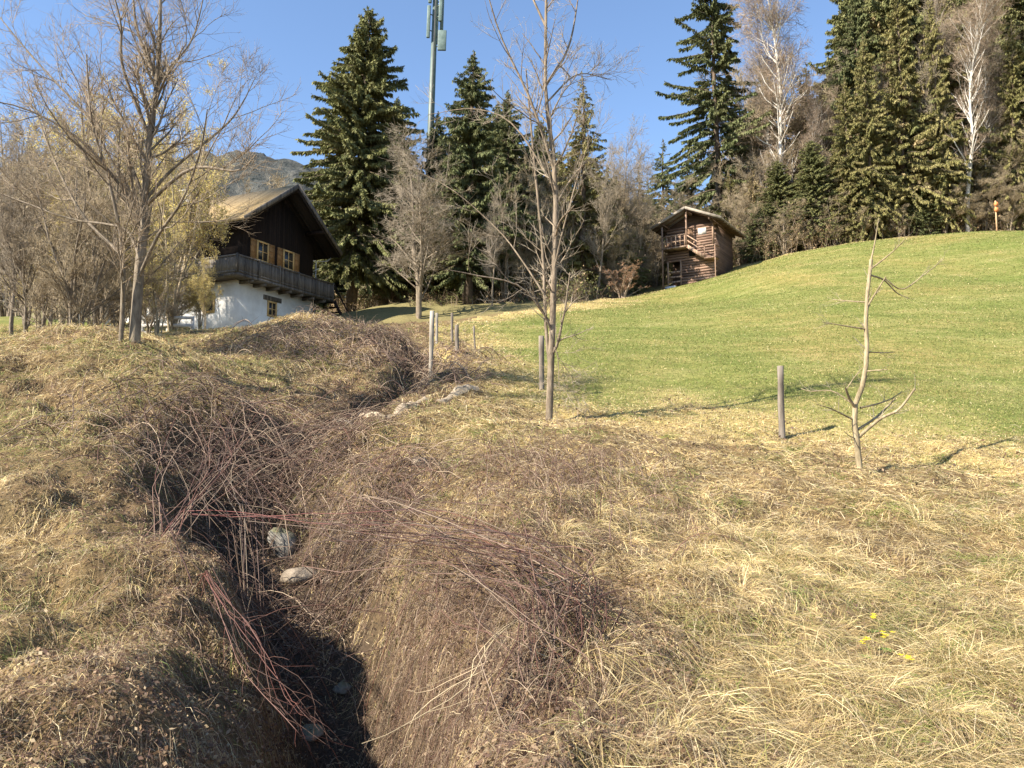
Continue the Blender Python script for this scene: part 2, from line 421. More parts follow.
STRAW = np.array([[.60,.46,.21],[.73,.60,.34],[.50,.375,.165],[.40,.29,.135],[.64,.51,.25],[.26,.18,.09],[.54,.45,.29],[.44,.34,.18],[.36,.26,.14]])
BROWN = np.array([[.19,.115,.07],[.27,.18,.11],[.36,.265,.16],[.17,.10,.075],[.45,.35,.22],[.24,.15,.115]])
OLIVE = np.array([[.30,.29,.09],[.22,.24,.07],[.40,.37,.14],[.16,.21,.06]])
GREEN = np.array([[.15,.20,.04],[.20,.24,.06],[.26,.27,.08],[.33,.31,.11]])
def pick(pal, n): return pal[rng.integers(0, len(pal), n)]*rng.uniform(.8, 1.18, (n, 1))
def grass_col(x, y, tint=None):
    n = len(x); g = line_d(x, y, GUL)
    c = pick(STRAW, n)
    nb = fbm(x, y, 1.3, 3, 21); no = fbm(x, y, 1.1, 3, 22); ns = fbm(x, y, .5, 2, 24)
    # brown / purple share: near the gully, centre of the right bank and the left
    cen = np.exp(-(((x-.2)/1.1)**2+((y-5.5)/2.6)**2))*.7+np.exp(-((g-.9)/.8)**2)*.5+np.exp(-(((x-.9)/1.1)**2+((y-9)/2.0)**2))*.3
    left = smooth(-1.4, -2.2, x)*.20
    c = c*(1+np.clip(fbm(x, y, .38, 3, 61), -.8, .8)*.38)[:, None]
    pb = np.clip(cen*1.15+left+nb*.30+ns*.1, 0, .97)
    k = rng.random(n) < pb; c[k] = pick(BROWN, k.sum())
    po = np.clip(.09+no*.34+smooth(-2.5, -4, x)*smooth(5, 9, y)*.15, 0, .5)*(1-np.clip(cen, 0, 1))
    k = rng.random(n) < po*.8; c[k] = pick(OLIVE, k.sum())
    k = rng.random(n) < np.clip((fbm(x, y, .5, 2, 30)-.68)*3, 0, .6)*(1-np.clip(cen*1.5, 0, 1)); c[k] = pick(GREEN, k.sum())
    return c
def downslope(x, y):
    e = .25
    gx = (H(x+e, y)-H(x-e, y)); gy = (H(x, y+e)-H(x, y-e))
    return np.arctan2(-gy, -gx), np.hypot(gx, gy)/(2*e)
def sample(n, y0, y1, p0=-110, p1=1134):
    Y = y0*np.exp(rng.random(n)*math.log(y1/y0)); px = rng.uniform(p0, p1, n)
    return (px-512)/F*Y, Y
gb = []
# loose matted blades
x, y = sample(900000, 2.7, 34)
k = (rng.random(len(x)) > smooth(-1.3, 2.0, poly_sd(x, y, MEAD))*1.02) & (rng.random(len(x)) > np.exp(-(line_d(x, y, GUL)/(.45+.4*np.exp(-((y-9.6)/1.9)**2)))**2)*.96)
k &= rng.random(len(x)) > np.clip((fbm(x, y, .32, 3, 44)+.05)*2.2, 0, .78)*smooth(14, 7, y)
x, y = x[k], y[k]; n = len(x)
sl, mag = downslope(x, y)
flow = fbm(x, y, .7, 3, 40)*4.2
band = smooth(8.5, 10.5, y)*smooth(-.5, 1.5, x)   # the shorter mown strip below the meadow
cenr = np.exp(-(((x+.05)/1.5)**2+((y-5.2)/3)**2)**2)
hd = np.where(rng.random(n) < .45+.45*cenr+.25*smooth(-.9, -1.8, x), rng.uniform(0, 6.283, n), sl+flow*.8+rng.normal(0, .7, n))
lb = smooth(-.9, -1.8, x)*smooth(14, 9, y)
L = (.04+.17*rng.random(n)**1.6)*(1-.35*band)*(1-.3*lb)*(1+.018*y)*(1-.35*cenr)
lift = L*rng.beta(1.3, 4, n)*.9*(1-.5*band)
w = np.maximum(rng.uniform(.0014, .0036, n), .00052*y*rng.uniform(.8, 1.4, n))
gb.append(blades(x, y, hd, L, lift, w, grass_col(x, y), nseg=2))
# tussocks
def tussocks(nt_, y0, y1, nb, Lr, liftr, mask=None, pal=None, spread=.07, p=( -110, 1134)):
    tx, ty = sample(nt_, y0, y1, *p)
    k = (meadow_w(tx, ty) < .25) & (line_d(tx, ty, GUL) > .5)
    if mask is not None: k &= mask(tx, ty)
    tx, ty = tx[k], ty[k]
    ts = rng.uniform(.6, 1.3, len(tx)); sl, mag = downslope(tx, ty); hh = sl+rng.normal(0, .4, len(tx)); tint = rng.uniform(.75, 1.2, len(tx))
    i = np.repeat(np.arange(len(tx)), nb); n = len(i)
    a = rng.uniform(0, 6.283, n); r = spread*ts[i]*np.sqrt(rng.random(n))
    x = tx[i]+np.cos(a)*r; y = ty[i]+np.sin(a)*r
    hd = np.where(rng.random(n) < .3, a, hh[i]+rng.normal(0, .6, n))
    L = rng.uniform(*Lr, n)*ts[i]; lift = L*rng.uniform(*liftr, n)
    w = np.maximum(rng.uniform(.0016, .0036, n), .00052*y)
    c = (pick(pal, n) if pal is not None else grass_col(x, y))*tint[i][:, None]
    gb.append(blades(x, y, hd, L, lift, w, c))
tussocks(1500, 2.8, 16, 44, (.08, .24), (.15, .55), mask=lambda x, y: (x > -.8) | (fbm(x, y, 1.5, 2, 3) > .1))
tussocks(300, 2.8, 9.5, 110, (.18, .40), (.2, .55), mask=lambda x, y: (x > .35) & (fbm(x, y, 1.4, 2, 55) > -.05), pal=np.vstack([STRAW*1.05, STRAW[:3], OLIVE[:1]]), spread=.11)
tussocks(420, 3.1, 5.6, 110, (.20, .42), (.12, .4), mask=lambda x, y: (x > .25) & (x < 2.2) & (fbm(x, y, .8, 2, 57) > .3), pal=np.vstack([STRAW, BROWN[2:3], BROWN[4:5], OLIVE[:1]]), spread=.09)
tussocks(30, 3, 12, 50, (.10, .26), (.3, .8), pal=GREEN, spread=.10)
def pack(parts, name, mat, **kw):
    b = MB()
    for V, q, t, C in parts: b.add(V, q, t, C)
    return tag(b.obj(name, mat), **kw)
pack(gb, 'dry_grass', M_GRASS, label='matted straw coloured dry grass covering the banks and the slope below the meadow', cat='grass', kind='stuff')
# short grass on the meadow edge
x, y = sample(260000, 9, 66, 380, 1100)
k = poly_sd(x, y, MEAD) > -1.5
x, y = x[k], y[k]; n = len(x); m = meadow_w(x, y)
c = np.where((rng.random(n) < m*.95)[:, None], pick(np.vstack([GREEN*.85, GREEN*.85, OLIVE*.9]), n), pick(STRAW, n))
L = rng.uniform(.02, .07, n)*(1+.012*y); w = np.maximum(.003, .0006*y)
pack([blades(x, y, rng.uniform(0, 6.283, n), L, L*rng.uniform(.2, .7, n), w, c)], 'meadow_grass', M_GRASS,
     label='short green and yellowed grass growing on the sloping meadow', cat='grass', kind='stuff')
# dead leaves and crumbs of litter
x, y = sample(210000, 2.8, 22)
g = line_d(x, y, GUL)
pr = np.exp(-(g/1.4)**2)*.8+.15+smooth(-1.5, -2.5, x)*.12+np.exp(-(((x-.1)/1.)**2+((y-5)/2.6)**2))*1.5
k = (rng.random(len(x)) < pr) & (meadow_w(x, y) < .4)
x, y, g = x[k], y[k], g[k]; n = len(x)
P = np.stack([x, y, H(x, y)+rng.uniform(.005, .07, n)], -1)
a = norm(rng.normal(size=(n, 3))*[1, 1, .5]); b_ = norm(np.cross(a, rng.normal(size=(n, 3))))
s = (.006+.014*rng.random(n)**2)[:, None]*np.maximum(1, y/7)[:, None]
V = np.stack([P-a*s, P+b_*s*.55, P+a*s, P-b_*s*.55], 1).reshape(-1, 3)
lp = np.array([[.18,.11,.065],[.11,.065,.045],[.25,.16,.09],[.30,.21,.13],[.12,.08,.06],[.34,.26,.16]])
C = np.repeat(pick(lp, n), 4, 0)
mb = MB(); mb.add(V, np.arange(4*n).reshape(-1, 4), c=C)
tag(mb.obj('leaf_litter', M_GRASS), label='small brown dead leaves scattered over the ditch sides and the banks', cat='leaves', kind='stuff')

# ------------------------------------------------------------------ trees
def grow(P, r, n, t0, L, ang, up, wob, N, rs, g, lpow=.6, t1=1.0, minr=.001):
    """n child branches on parent paths P (B,M,3) with radii r; returns child paths, radii"""
    B, M, _ = P.shape
    ln = np.linalg.norm(np.diff(P, axis=1), axis=-1).sum(1)
    i = g.choice(B, n, p=ln/ln.sum()); t = t0+(t1-t0)*g.random(n)**.85
    f = t*(M-1); k = np.minimum(f.astype(int), M-2); f = (f-k)[:, None]
    p = P[i, k]*(1-f)+P[i, k+1]*f; T = norm(P[i, k+1]-P[i, k]); rr = r[i, k]*(1-f[:, 0])+r[i, k+1]*f[:, 0]
    pr = norm(np.cross(T, g.normal(size=(n, 3))))
    a = g.uniform(ang[0], ang[1], n)[:, None]
    d = norm(T*np.cos(a)+pr*np.sin(a))
    le = (g.uniform(L[0], L[1], n)*(1-lpow*t))[:, None]
    out = [p]; st = le/(N-1)
    drift = g.normal(size=(n, 3))*wob*.5
    for _ in range(N-1):
        d = norm(d+drift/(N-1)+g.normal(size=(n, 3))*wob+np.array([0, 0, up])/(N-1)); p = p+d*st; out.append(p)
    P2 = np.stack(out, 1)
    r0 = np.maximum(np.minimum(rr*rs, le[:, 0]*.022+.002), minr)
    R2 = r0[:, None]*np.linspace(1, .35, N)[None]
    return P2, R2
def bare_tree(name, limbs, limb_r, spec, M_tr, M_tw, root, g, bud=None, sides=7, bud_mat=None, trunk_levels=1):
    """limbs: list of point lists; spec: list of level dicts"""
    mb = MB(); N0 = 12
    PP = np.stack([resample(l, N0) for l in limbs]); RR = np.stack([np.linspace(a, b, N0)**1.0 for a, b in limb_r])
    V, f = tubes(PP, RR, sides); mb.add(V, f)
    tw = MB(); allp = [(PP, RR)]
    for li, s in enumerate(spec):
        src = allp[s.get('src', -1)]
        P2, R2 = grow(src[0], src[1], s['n'], s['t0'], s['L'], s['ang'], s['up'], s['wob'], s['N'], s['rs'], g, s.get('lpow', .6), minr=s.get('minr', .001))
        allp.append((P2, R2)); V, f = tubes(P2, R2, 5 if li < trunk_levels else 3)
        (mb if li < trunk_levels else tw).add(V, f)
    o1 = mb.obj('trunk', M_tr, root, sm=True, usecol=False)
    o2 = tw.obj('crown', M_tw, root, usecol=False)
    if bud:
        P, _ = allp[-1]; n, size, pal = bud
        i = g.integers(0, len(P), n); k = g.integers(1, P.shape[1], n); p = P[i, k]+g.normal(size=(n, 3))*size
        a = norm(g.normal(size=(n, 3))); b = norm(np.cross(a, g.normal(size=(n, 3)))); s = (size*g.uniform(.6, 1.3, n))[:, None]
        V = np.stack([p-a*s, p+b*s*.6, p+a*s, p-b*s*.6], 1).reshape(-1, 3)
        c = np.repeat(np.asarray(pal)[g.integers(0, len(pal), n)], 4, 0)
        m = MB(); m.add(V, np.arange(4*n).reshape(-1, 4), c=c); m.obj('blossom', bud_mat, root)
    return allp

MB_GREY = mat_bark('bark_grey', (.09,.068,.05), (.32,.26,.19), 14)
MB_TWIG = mat_bark('bark_twig', (.19,.14,.095), (.42,.33,.23), 5)
MB_TWIGL = mat_bark('bark_twig_pale', (.20,.16,.12), (.42,.35,.26), 5)
MB_PALE = mat_bark('bark_pale', (.14,.105,.06), (.44,.35,.22), 16)
MB_BIRCH = mat_bark('bark_birch', (.32,.28,.24), (.70,.66,.59), 3, 1.5)
MB_PURP = mat_bark('bark_birch_twig', (.20,.14,.10), (.40,.31,.22), 3)
MB_TAN = mat_bark('bark_tan_twig', (.20,.155,.095), (.46,.37,.25), 3)
MB_CON = mat_bark('bark_conifer', (.05,.035,.025), (.20,.15,.11), 8)
M_NEED = mat_leafy('spruce_needles', .2, .7, .2)
M_BUD = mat_leafy('young_buds', .4, .7, .2)

def pxpath(pts, Y, sc=1.0, ox=0, oy=0, dY=0.0, base=None):
    out = []
    for i, q in enumerate(pts):
        yy = Y+dY*i/max(1, len(pts)-1)+(q[2] if len(q) > 2 else 0)
        out.append(at(ox+q[0]/sc, oy+q[1]/sc, yy))
    out = np.array(out)
    if base is not None: out -= base
    return out

# 1 the spreading bare tree on the left bank
g = np.random.default_rng(11)
b1 = gpt(134, 14.0); t = empty('bare_tree', b1); tag(t, 'large spreading leafless tree standing on top of the left bank', 'tree')
S1 = dict(sc=2.195, base=b1)
raw = [([(292,790),(296,740),(305,600),(316,500),(318,430),(330,280),(345,180),(352,50),(350,-90)], 0, (.11,.022)),
 ([(312,470),(250,390),(180,310),(60,240),(-60,215)], -1.2, (.036,.008)),
 ([(305,560),(270,500),(150,480),(0,425),(-120,400)], 1.0, (.032,.008)),
 ([(316,440),(280,350),(220,280),(150,210),(50,100),(-30,0)], .8, (.038,.009)),
 ([(328,300),(270,150),(265,50),(235,-60)], -.8, (.036,.009)),
 ([(318,440),(380,370),(490,280),(530,230),(560,170)], .6, (.034,.007)),
 ([(320,450),(420,370),(520,375),(562,340)], -1.3, (.04,.008)),
 ([(335,290),(350,180),(420,90),(450,-20)], 1.3, (.036,.009)),
 ([(262,790),(266,740),(270,560),(240,400),(200,260),(190,120)], -.6, (.05,.012)),
 ([(300,620),(345,520),(400,440),(440,330),(455,240)], -1.5, (.035,.009)),
 ([(345,180),(300,60),(290,-60)], .3, (.04,.012)),
 ([(268,560),(180,470),(110,330),(60,180)], 1.6, (.035,.01))]
limbs = [pxpath(p, 14.0, dY=d, **S1) for p, d, r in raw]
bare_tree('bare_tree', limbs, [r for *_, r in raw], [
  dict(n=150, t0=.25, L=(1.0, 2.6), ang=(.4, 1.0), up=.5, wob=.10, N=8, rs=.5),
  dict(n=1500, t0=.12, L=(.4, 1.2), ang=(.4, 1.0), up=.35, wob=.13, N=6, rs=.6, minr=.004),
  dict(n=7500, t0=.1, L=(.15, .6), ang=(.4, 1.1), up=.3, wob=.12, N=4, rs=.7, minr=.0032)], MB_GREY, MB_TWIG, t, g)

# 2 the slim tree in the middle
g = np.random.default_rng(12)
b2 = gpt(548.5, 14.0); t = empty('bare_tree', b2); tag(t, 'tall slim leafless tree with pale bark standing alone mid picture at the meadow edge', 'tree')
S2 = dict(sc=1.745, ox=440, base=b2)
raw = [([(190,755),(190,735),(195,600),(200,450),(202,310),(190,220),(183,130),(186,0),(184,-120)], 0, (.075,.018)),
 ([(193,655),(184,560),(180,450),(168,320),(155,180),(150,120)], .35, (.036,.012)),
 ([(200,300),(160,180),(105,60),(70,-60)], -.6, (.03,.008)),
 ([(186,520),(140,450),(100,400),(20,330),(-60,290)], .9, (.019,.005)),
 ([(190,560),(140,500),(60,480),(10,470)], -.8, (.022,.006)),
 ([(184,150),(225,80),(245,-30)], .5, (.03,.01)),
 ([(197,480),(215,400),(240,310),(262,240)], -.6, (.02,.006)),
 ([(200,330),(130,220),(60,190),(-20,200)], 1.0, (.018,.005)),
 ([(185,180),(240,130),(300,140)], .8, (.02,.005)),
 ([(192,600),(205,620),(208,680)], -.2, (.012,.005)),
 ([(186,50),(150,-30),(130,-90)], .4, (.025,.008))]
limbs = [pxpath(p, 14.0, dY=d, **S2) for p, d, r in raw]
bare_tree('bare_tree', limbs, [r for *_, r in raw], [
  dict(n=110, t0=.22, L=(.7, 1.9), ang=(.5, 1.1), up=.35, wob=.10, N=8, rs=.5),
  dict(n=700, t0=.15, L=(.3, .9), ang=(.4, 1.0), up=.3, wob=.13, N=6, rs=.6, minr=.004),
  dict(n=2600, t0=.1, L=(.12, .45), ang=(.4, 1.0), up=.3, wob=.12, N=4, rs=.7, minr=.003)],
  mat_bark('bark_slim', (.09,.065,.045), (.33,.26,.185), 14), MB_TWIGL, t, g)

# 3 the pruned sapling
g = np.random.default_rng(13)
b3 = gpt(858.5, 11.0); t = empty('sapling', b3); tag(t, 'small pruned leafless sapling with pale trunk and thin side branches on the mown slope', 'tree')
S3 = dict(sc=2.743, ox=720, oy=220, base=b3)
oz = pix(b3)[1]; off = 470-oz
raw = [([(384,712),(383,690),(375,600),(368,520),(395,440),(403,350),(400,250),(415,108)], 0, (.050,.026)),
 ([(380,595),(440,545),(490,520),(535,462)], -.3, (.024,.014)),
 ([(378,575),(430,540),(480,490)], .4, (.021,.013)),
 ([(373,518),(355,490),(345,463)], -.2, (.022,.017)),
 ([(374,512),(310,470),(250,470),(222,462)], .3, (0.0125,0.0042)),
 ([(366,548),(310,520),(265,505)], -.4, (0.0151,0.0042)),
 ([(385,515),(430,505),(470,490),(500,470)], .4, (0.0151,0.0056)),
 ([(405,300),(340,290),(280,280)], -.2, (0.0138,0.0042)),
 ([(402,225),(350,222),(310,218)], .3, (0.0112,0.0042)),
 ([(404,238),(430,195),(455,155)], -.2, (.014,.009)),
 ([(408,150),(450,165),(485,200),(520,215)], .3, (0.0151,0.0042)),
 ([(413,135),(470,90),(520,40)], -.4, (0.0138,0.0042)),
 ([(414,112),(425,60),(435,-5)], 0, (0.0138,0.0056)),
 ([(452,160),(500,190),(560,150),(610,110)], .2, (0.0112,0.0042)),
 ([(405,362),(450,364),(480,362)], .3, (0.0099,0.0042)),
 ([(400,415),(430,412),(460,410)], -.3, (0.0112,0.0042)),
 ([(372,600),(355,592),(340,580)], -.2, (0.0099,0.0042)),
 ([(346,465),(370,430),(390,405)], .1, (0.0099,0.0042)),
 ([(388,660),(398,655),(402,648)], -.1, (.012,.008))]
limbs = [pxpath(p, 11.0, dY=d, **S3)+np.array([0, 0, -off/F*11*0]) for p, d, r in raw]
bare_tree('sapling', limbs, [r for *_, r in raw], [
  dict(n=80, t0=.3, L=(.2, .55), ang=(.4, .9), up=.3, wob=.14, N=5, rs=.5, minr=.002),
  dict(n=160, t0=.2, L=(.1, .3), ang=(.4, .9), up=.3, wob=.14, N=4, rs=.6, minr=.0016)], MB_PALE, MB_TWIGL, t, g, trunk_levels=0, sides=8)

# ---- generic templates
def template_bare(name, h, r, g, nl=8, n1=60, n2=400, n3=1600, crown=.35, spread=.32, up=.6, Mt=MB_GREY, Mw=MB_TWIG, stems=1, lean=.05, bud=None, tw=.007, weep=0.0):
    root = empty(name, (0, 0, 0)); limbs = []; rr = []
    for s in range(stems):
        a = g.uniform(0, 6.28); d = (stems > 1)*h*.16
        k = np.linspace(0, 1, 6)[:, None]; hh = h*(1 if s == 0 else g.uniform(.7, .95))
        P = k*np.array([math.cos(a)*d+g.normal()*lean*h, math.sin(a)*d+g.normal()*lean*h, hh])+np.cumsum(g.normal(size=(6, 3))*h*.012, 0)*[1, 1, 0]
        P[0] = [math.cos(a)*.1*(stems > 1), math.sin(a)*.1*(stems > 1), -.3]; limbs.append(P); rr.append((r*(1 if s == 0 else .75), r*.15))
    B0 = np.stack([resample(l, 12) for l in limbs]); R0 = np.stack([np.linspace(a, b, 12) for a, b in rr])
    L1, r1 = grow(B0, R0, nl, crown, (h*spread, h*spread*1.5), (.45, .95), up, .07, 9, .6, g, .45)
    for P, q in zip(L1, r1): limbs.append(P); rr.append((q[0], q[-1]))
    bare_tree(name, limbs, rr, [
      dict(n=n1, t0=.2, L=(h*.12, h*.24), ang=(.4, 1.0), up=up*.6-weep*.5, wob=.10, N=7, rs=.55),
      dict(n=n2, t0=.15, L=(h*.05, h*.11), ang=(.4, 1.0), up=.3-weep, wob=.13, N=5, rs=.6, minr=tw),
      dict(n=n3, t0=.1, L=(h*.025, h*.06), ang=(.4, 1.1), up=.2-weep*1.5, wob=.12, N=4, rs=.7, minr=tw*.8)], Mt, Mw, root, g, bud=bud, bud_mat=M_BUD)
    return root

def conifer(name, h, r, g, cb=.08, maxlen=.19, nbr=230, dens=16, spray=.42, pal=((.030,.055,.018),(.045,.075,.025),(.06,.085,.03)), droop=.35, hang=.5, gap=.0, shape=.85, bot=.25, stub=0):
    root = empty(name, (0, 0, 0))
    mb = MB(); ths = np.linspace(0, 1, 10); P = np.stack([np.cumsum(g.normal(size=10)*.004*h), np.cumsum(g.normal(size=10)*.004*h), ths*h], -1); P[0] = [0, 0, -.6]
    mb.tube(P, r*(1-ths)**.8+.02, 9)
    t = cb+(1-cb)*g.random(nbr)**1.05; t = np.sort(t); tt = (t-cb)/(1-cb)
    if gap: # leave uneven gaps in the crown
        lob = vnoise(t*9, t*0+3.3); 
    az = g.uniform(0, 6.283, nbr)
    prof = (1-tt)**shape*smooth(-bot, .2, tt)+.015
    Lb = h*maxlen*prof*g.uniform(.45, 1.2, nbr)*(.72+.45*vnoise(t*14, az*.9))*(1+.15*np.sin(az*2+t*11))
    if gap: Lb *= np.where(vnoise(t*h*.55, az*1.3) < gap, g.uniform(.25, .5, nbr), 1)
    N = 7; e0 = .45*tt-.15+g.normal(0, .22, nbr)
    pts = []; p = np.stack([np.interp(t*h, P[:, 2], P[:, 0]), np.interp(t*h, P[:, 2], P[:, 1]), t*h], -1)
    el = e0.copy(); daz = g.normal(0, .08, nbr)
    for k in range(N):
        pts.append(p.copy()); s = k/(N-1)
        el = e0-droop*np.sin(s*np.pi*.9)*(1.1-tt*.6)+.35*max(0, s-.65)
        p = p+(Lb/(N-1))[:, None]*np.stack([np.cos(az)*np.cos(el), np.sin(az)*np.cos(el), np.sin(el)], -1); az = az+daz
    BP = np.stack(pts, 1); br = np.linspace(1, .2, N)[None]*(.010+.010*Lb)[:, None]
    V, f = tubes(BP, br, 3); mb.add(V, f)
    if stub:
        ns = stub; ts = g.uniform(.02, cb+.12, ns); aa = g.uniform(0, 6.28, ns); LL = g.uniform(.8, 2.6, ns)
        sp = np.stack([np.stack([np.cos(aa)*LL*q, np.sin(aa)*LL*q, ts*h-.25*LL*q*q], -1) for q in np.linspace(0, 1, 5)], 1)
        V, f = tubes(sp, np.linspace(.03, .01, 5)[None].repeat(ns, 0), 3); mb.add(V, f)
    mb.obj('trunk', MB_CON, root, sm=True, usecol=False)
    # sprays
    cnt = np.maximum(6, (Lb*dens*1.3).astype(int)); i = np.repeat(np.arange(nbr), cnt); n = len(i)
    s = .12+.88*g.random(n)**.8; fk = s*(N-1); k = np.minimum(fk.astype(int), N-2); fk = (fk-k)[:, None]
    p = BP[i, k]*(1-fk)+BP[i, k+1]*fk; T = norm(BP[i, k+1]-BP[i, k])
    side = norm(np.cross(T, [0, 0, 1.]))*np.where(g.random(n) < .5, -1, 1)[:, None]
    hang_ = (g.random(n) < hang)[:, None]
    d = norm(T*.7+side*g.uniform(.2, 1.0, (n, 1))+np.where(hang_, -1.3, -.15)*np.array([0, 0, 1.])*g.uniform(.5, 1.8, (n, 1))+g.normal(size=(n, 3))*.18)
    ln = (spray*g.uniform(.5, 1.15, n)*(1-.35*s)*np.clip(.45+Lb[i]/3, .45, 1.2)*np.where(hang_[:, 0], 1.35, 1))[:, None]
    wv = norm(np.cross(d, norm(g.normal(size=(n, 3))*.6+[0, 0, 1.])))*ln*.17
    V = np.stack([p, p+d*ln*.45+wv, p+d*ln, p+d*ln*.45-wv], 1).reshape(-1, 3)
    pal = np.asarray(pal); bc = g.integers(0, len(pal), nbr)
    c = (pal[bc[i]]*.5+pal.mean(0)*.5)*(g.uniform(.8, 1.2, n)*(.82+.34*g.random(nbr)[i]))[:, None]
    c = c*(1+.25*s[:, None]*np.array([1., 1, .6]))
    m = MB(); m.add(V, np.arange(4*n).reshape(-1, 4), c=np.repeat(c, 4, 0)); m.obj('crown', M_NEED, root)
    return root
def put(root, loc, rz, label, cat, group=None, sc=(1, 1, 1), tilt=(0, 0)):
    root.location = loc; root.rotation_euler = (tilt[0], tilt[1], rz); root.scale = sc
    return tag(root, label, cat, group)

OL = ((.15,.14,.05),(.20,.175,.07),(.24,.20,.095),(.12,.12,.04))
DK = ((.075,.09,.038),(.10,.112,.048),(.15,.15,.068))
MD = ((.10,.108,.042),(.14,.145,.058),(.20,.19,.085))
def hgt(px, pytop, Y):  # tree height so its top shows at pytop
    b = gpt(px, Y); return at(px, pytop, Y)[2]-b[2]
G = np.random.default_rng
# big spruce right of the house
h = hgt(352, 10, 57); c1 = put(conifer('spruce_tree', h, .42, G(1), cb=.13, maxlen=.25, nbr=720, dens=60, spray=.36, pal=MD, hang=.78, stub=14, shape=.55), gpt(350, 57), 0,
  'tall dense dark green spruce beside the gable of the chalet', 'tree', tilt=(0, R(2.3)))
h = hgt(472, 48, 54); c2 = put(conifer('spruce_tree', h, .36, G(2), cb=.12, maxlen=.27, nbr=620, dens=55, spray=.34, pal=DK, hang=.78, stub=16), gpt(468, 54), 1.0,
  'dark spruce just right of the antenna mast', 'tree', tilt=(0, R(1.5)))
h = hgt(578, 72, 60); c3 = put(conifer('spruce_tree', h, .28, G(3), cb=.15, maxlen=.21, nbr=380, dens=36, spray=.33, pal=OL, hang=.5, gap=.35, stub=14), gpt(582, 60), 2.0,
  'thin loose crowned olive green conifer behind the slim bare tree', 'tree')
h = hgt(720, -45, 76); c4 = put(conifer('spruce_tree', h, .36, G(4), cb=.14, maxlen=.22, nbr=330, dens=50, spray=.42, pal=DK, hang=.75, gap=.42, shape=.5, stub=10), gpt(720, 76), 0,
  'very tall sparse spruce rising straight behind the log barn', 'tree')
h = hgt(665, 140, 92); c5 = put(conifer('spruce_tree', h, .25, G(5), cb=.04, maxlen=.26, nbr=340, dens=32, spray=.36, pal=DK, gap=.2), gpt(665, 92), 0,
  'small pointed spruce on the skyline left of the barn', 'tree')
c6 = put(conifer('spruce_tree', 24, .34, G(6), cb=.08, maxlen=.23, nbr=560, dens=48, spray=.36, pal=OL, hang=.6, gap=.3, stub=12), gpt(905, 67), 0,
  'broad olive green conifer at the right forest edge above the meadow crest', 'tree', 'conifers at the forest edge', (.78, .78, 1))

def again(src, px, Y, top, label, group, rz=None, w=1.0, tl=0):
    hs = src_h[src.name]; sc = hgt(px, top, Y)/hs
    return dup(src, gpt(px, Y, -.1), G(int(px*7+Y+5000)).uniform(0, 6.28) if rz is None else rz, (sc*w, sc*w, sc), label, group, (0, R(tl)))
src_h = {}
def reg(o):
    src_h[o.name] = max((o.matrix_world.identity() or 0) if False else max(v.co.z for v in ch.data.vertices) for ch in o.children if ch.name.startswith('trunk')); return o
for c in (c1, c2, c3, c4, c5, c6): reg(c)
CE = 'conifers at the forest edge'; CB = 'conifers in the wood behind the chalet and mast'
for s, px, Y, top, w, lab in [
  (c2, 395, 64, 95, 1.0, 'dark spruce standing between the big spruce and the mast'),
  (c2, 508, 60, 88, .95, 'dark spruce half hidden behind the spruce beside the mast'),
  (c1, 540, 68, 120, .8, 'dense spruce behind the branches of the slim bare tree'),
  (c5, 620, 78, 175, 1.0, 'low dark spruce above the russet bush'),
  (c2, 436, 66, 110, .9, 'spruce directly behind the antenna mast pole'),
  (c3, 640, 84, 165, 1.1, 'olive conifer on the skyline above the russet bush')]:
    again(s, px, Y, top, lab, CB, w=w)
for s, px, Y, top, w, lab in [
  (c5, 690, 84, 150, 1.1, 'short dark spruce peeking above the left side of the barn roof'),
  (c1, 762, 88, 92, .8, 'dark spruce half hidden behind the white birch'),
  (c5, 815, 84, 62, .9, 'narrow spruce with its tip in the gap of sky right of the birch'),
  (c1, 862, 82, -30, .8, 'dark spruce forming the left edge of the tall right forest'),
  (c6, 872, 66.5, 30, .75, 'tall olive conifer at the very front of the right forest beside the broad one'),
  (c6, 848, 72, 60, .8, 'olive conifer left of the broad one at the right forest edge'),
  (c6, 940, 69, -60, .85, 'olive conifer just left of the long pale birch trunk'),
  (c1, 935, 86, -120, 1.0, 'tall dark spruce deep behind the broad olive conifer'),
  (c1, 1015, 76, -90, 1.0, 'dark spruce in the upper right corner'),
  (c6, 985, 80, -60, 1.0, 'olive conifer right of the long pale birch trunk'),
  (c1, 1070, 72, -100, 1.0, 'dark spruce just beyond the right picture edge'),
  (c6, 880, 90, -80, .9, 'olive conifer deep in the wood above the broad one'),
  (c5, 868, 68, 165, 1.6, 'low bushy young spruce at the meadow crest'),
  (c5, 925, 66.5, 172, 1.9, 'low bushy young spruce in front of the broad olive conifer')]:
    again(s, px, Y, top, lab, CE, w=w)

# bare templates
bt1 = reg(template_bare('bare_tree', 13, .16, G(21), nl=14, n1=140, n2=1200, n3=5200, crown=.2, spread=.24, up=.8, Mt=MB_GREY, Mw=MB_TWIGL, tw=.011))
put(bt1, gpt(615, 66), 0, 'greyish leafless tree above the russet bush at the meadow top', 'tree', 'bare trees in the wood'); bt1.scale = (1, 1, 1)
bt2 = reg(template_bare('birch_tree', 20, .24, G(22), nl=15, n1=160, n2=1300, n3=6500, crown=.5, spread=.16, up=.9, Mt=MB_BIRCH, Mw=MB_PURP, tw=.012, weep=.25))
s = hgt(792, 0, 71)/20; put(bt2, gpt(795, 71), 0, 'white barked leafless birch standing just right of the barn', 'tree', 'birches in the wood', (s*1.0, s*1.0, s), (0, R(-1.5)))
bt3 = reg(template_bare('bare_tree', 9, .10, G(23), nl=14, n1=150, n2=1400, n3=7000, crown=.06, spread=.32, up=.6, Mt=MB_GREY, Mw=MB_TAN, stems=5, tw=.011))
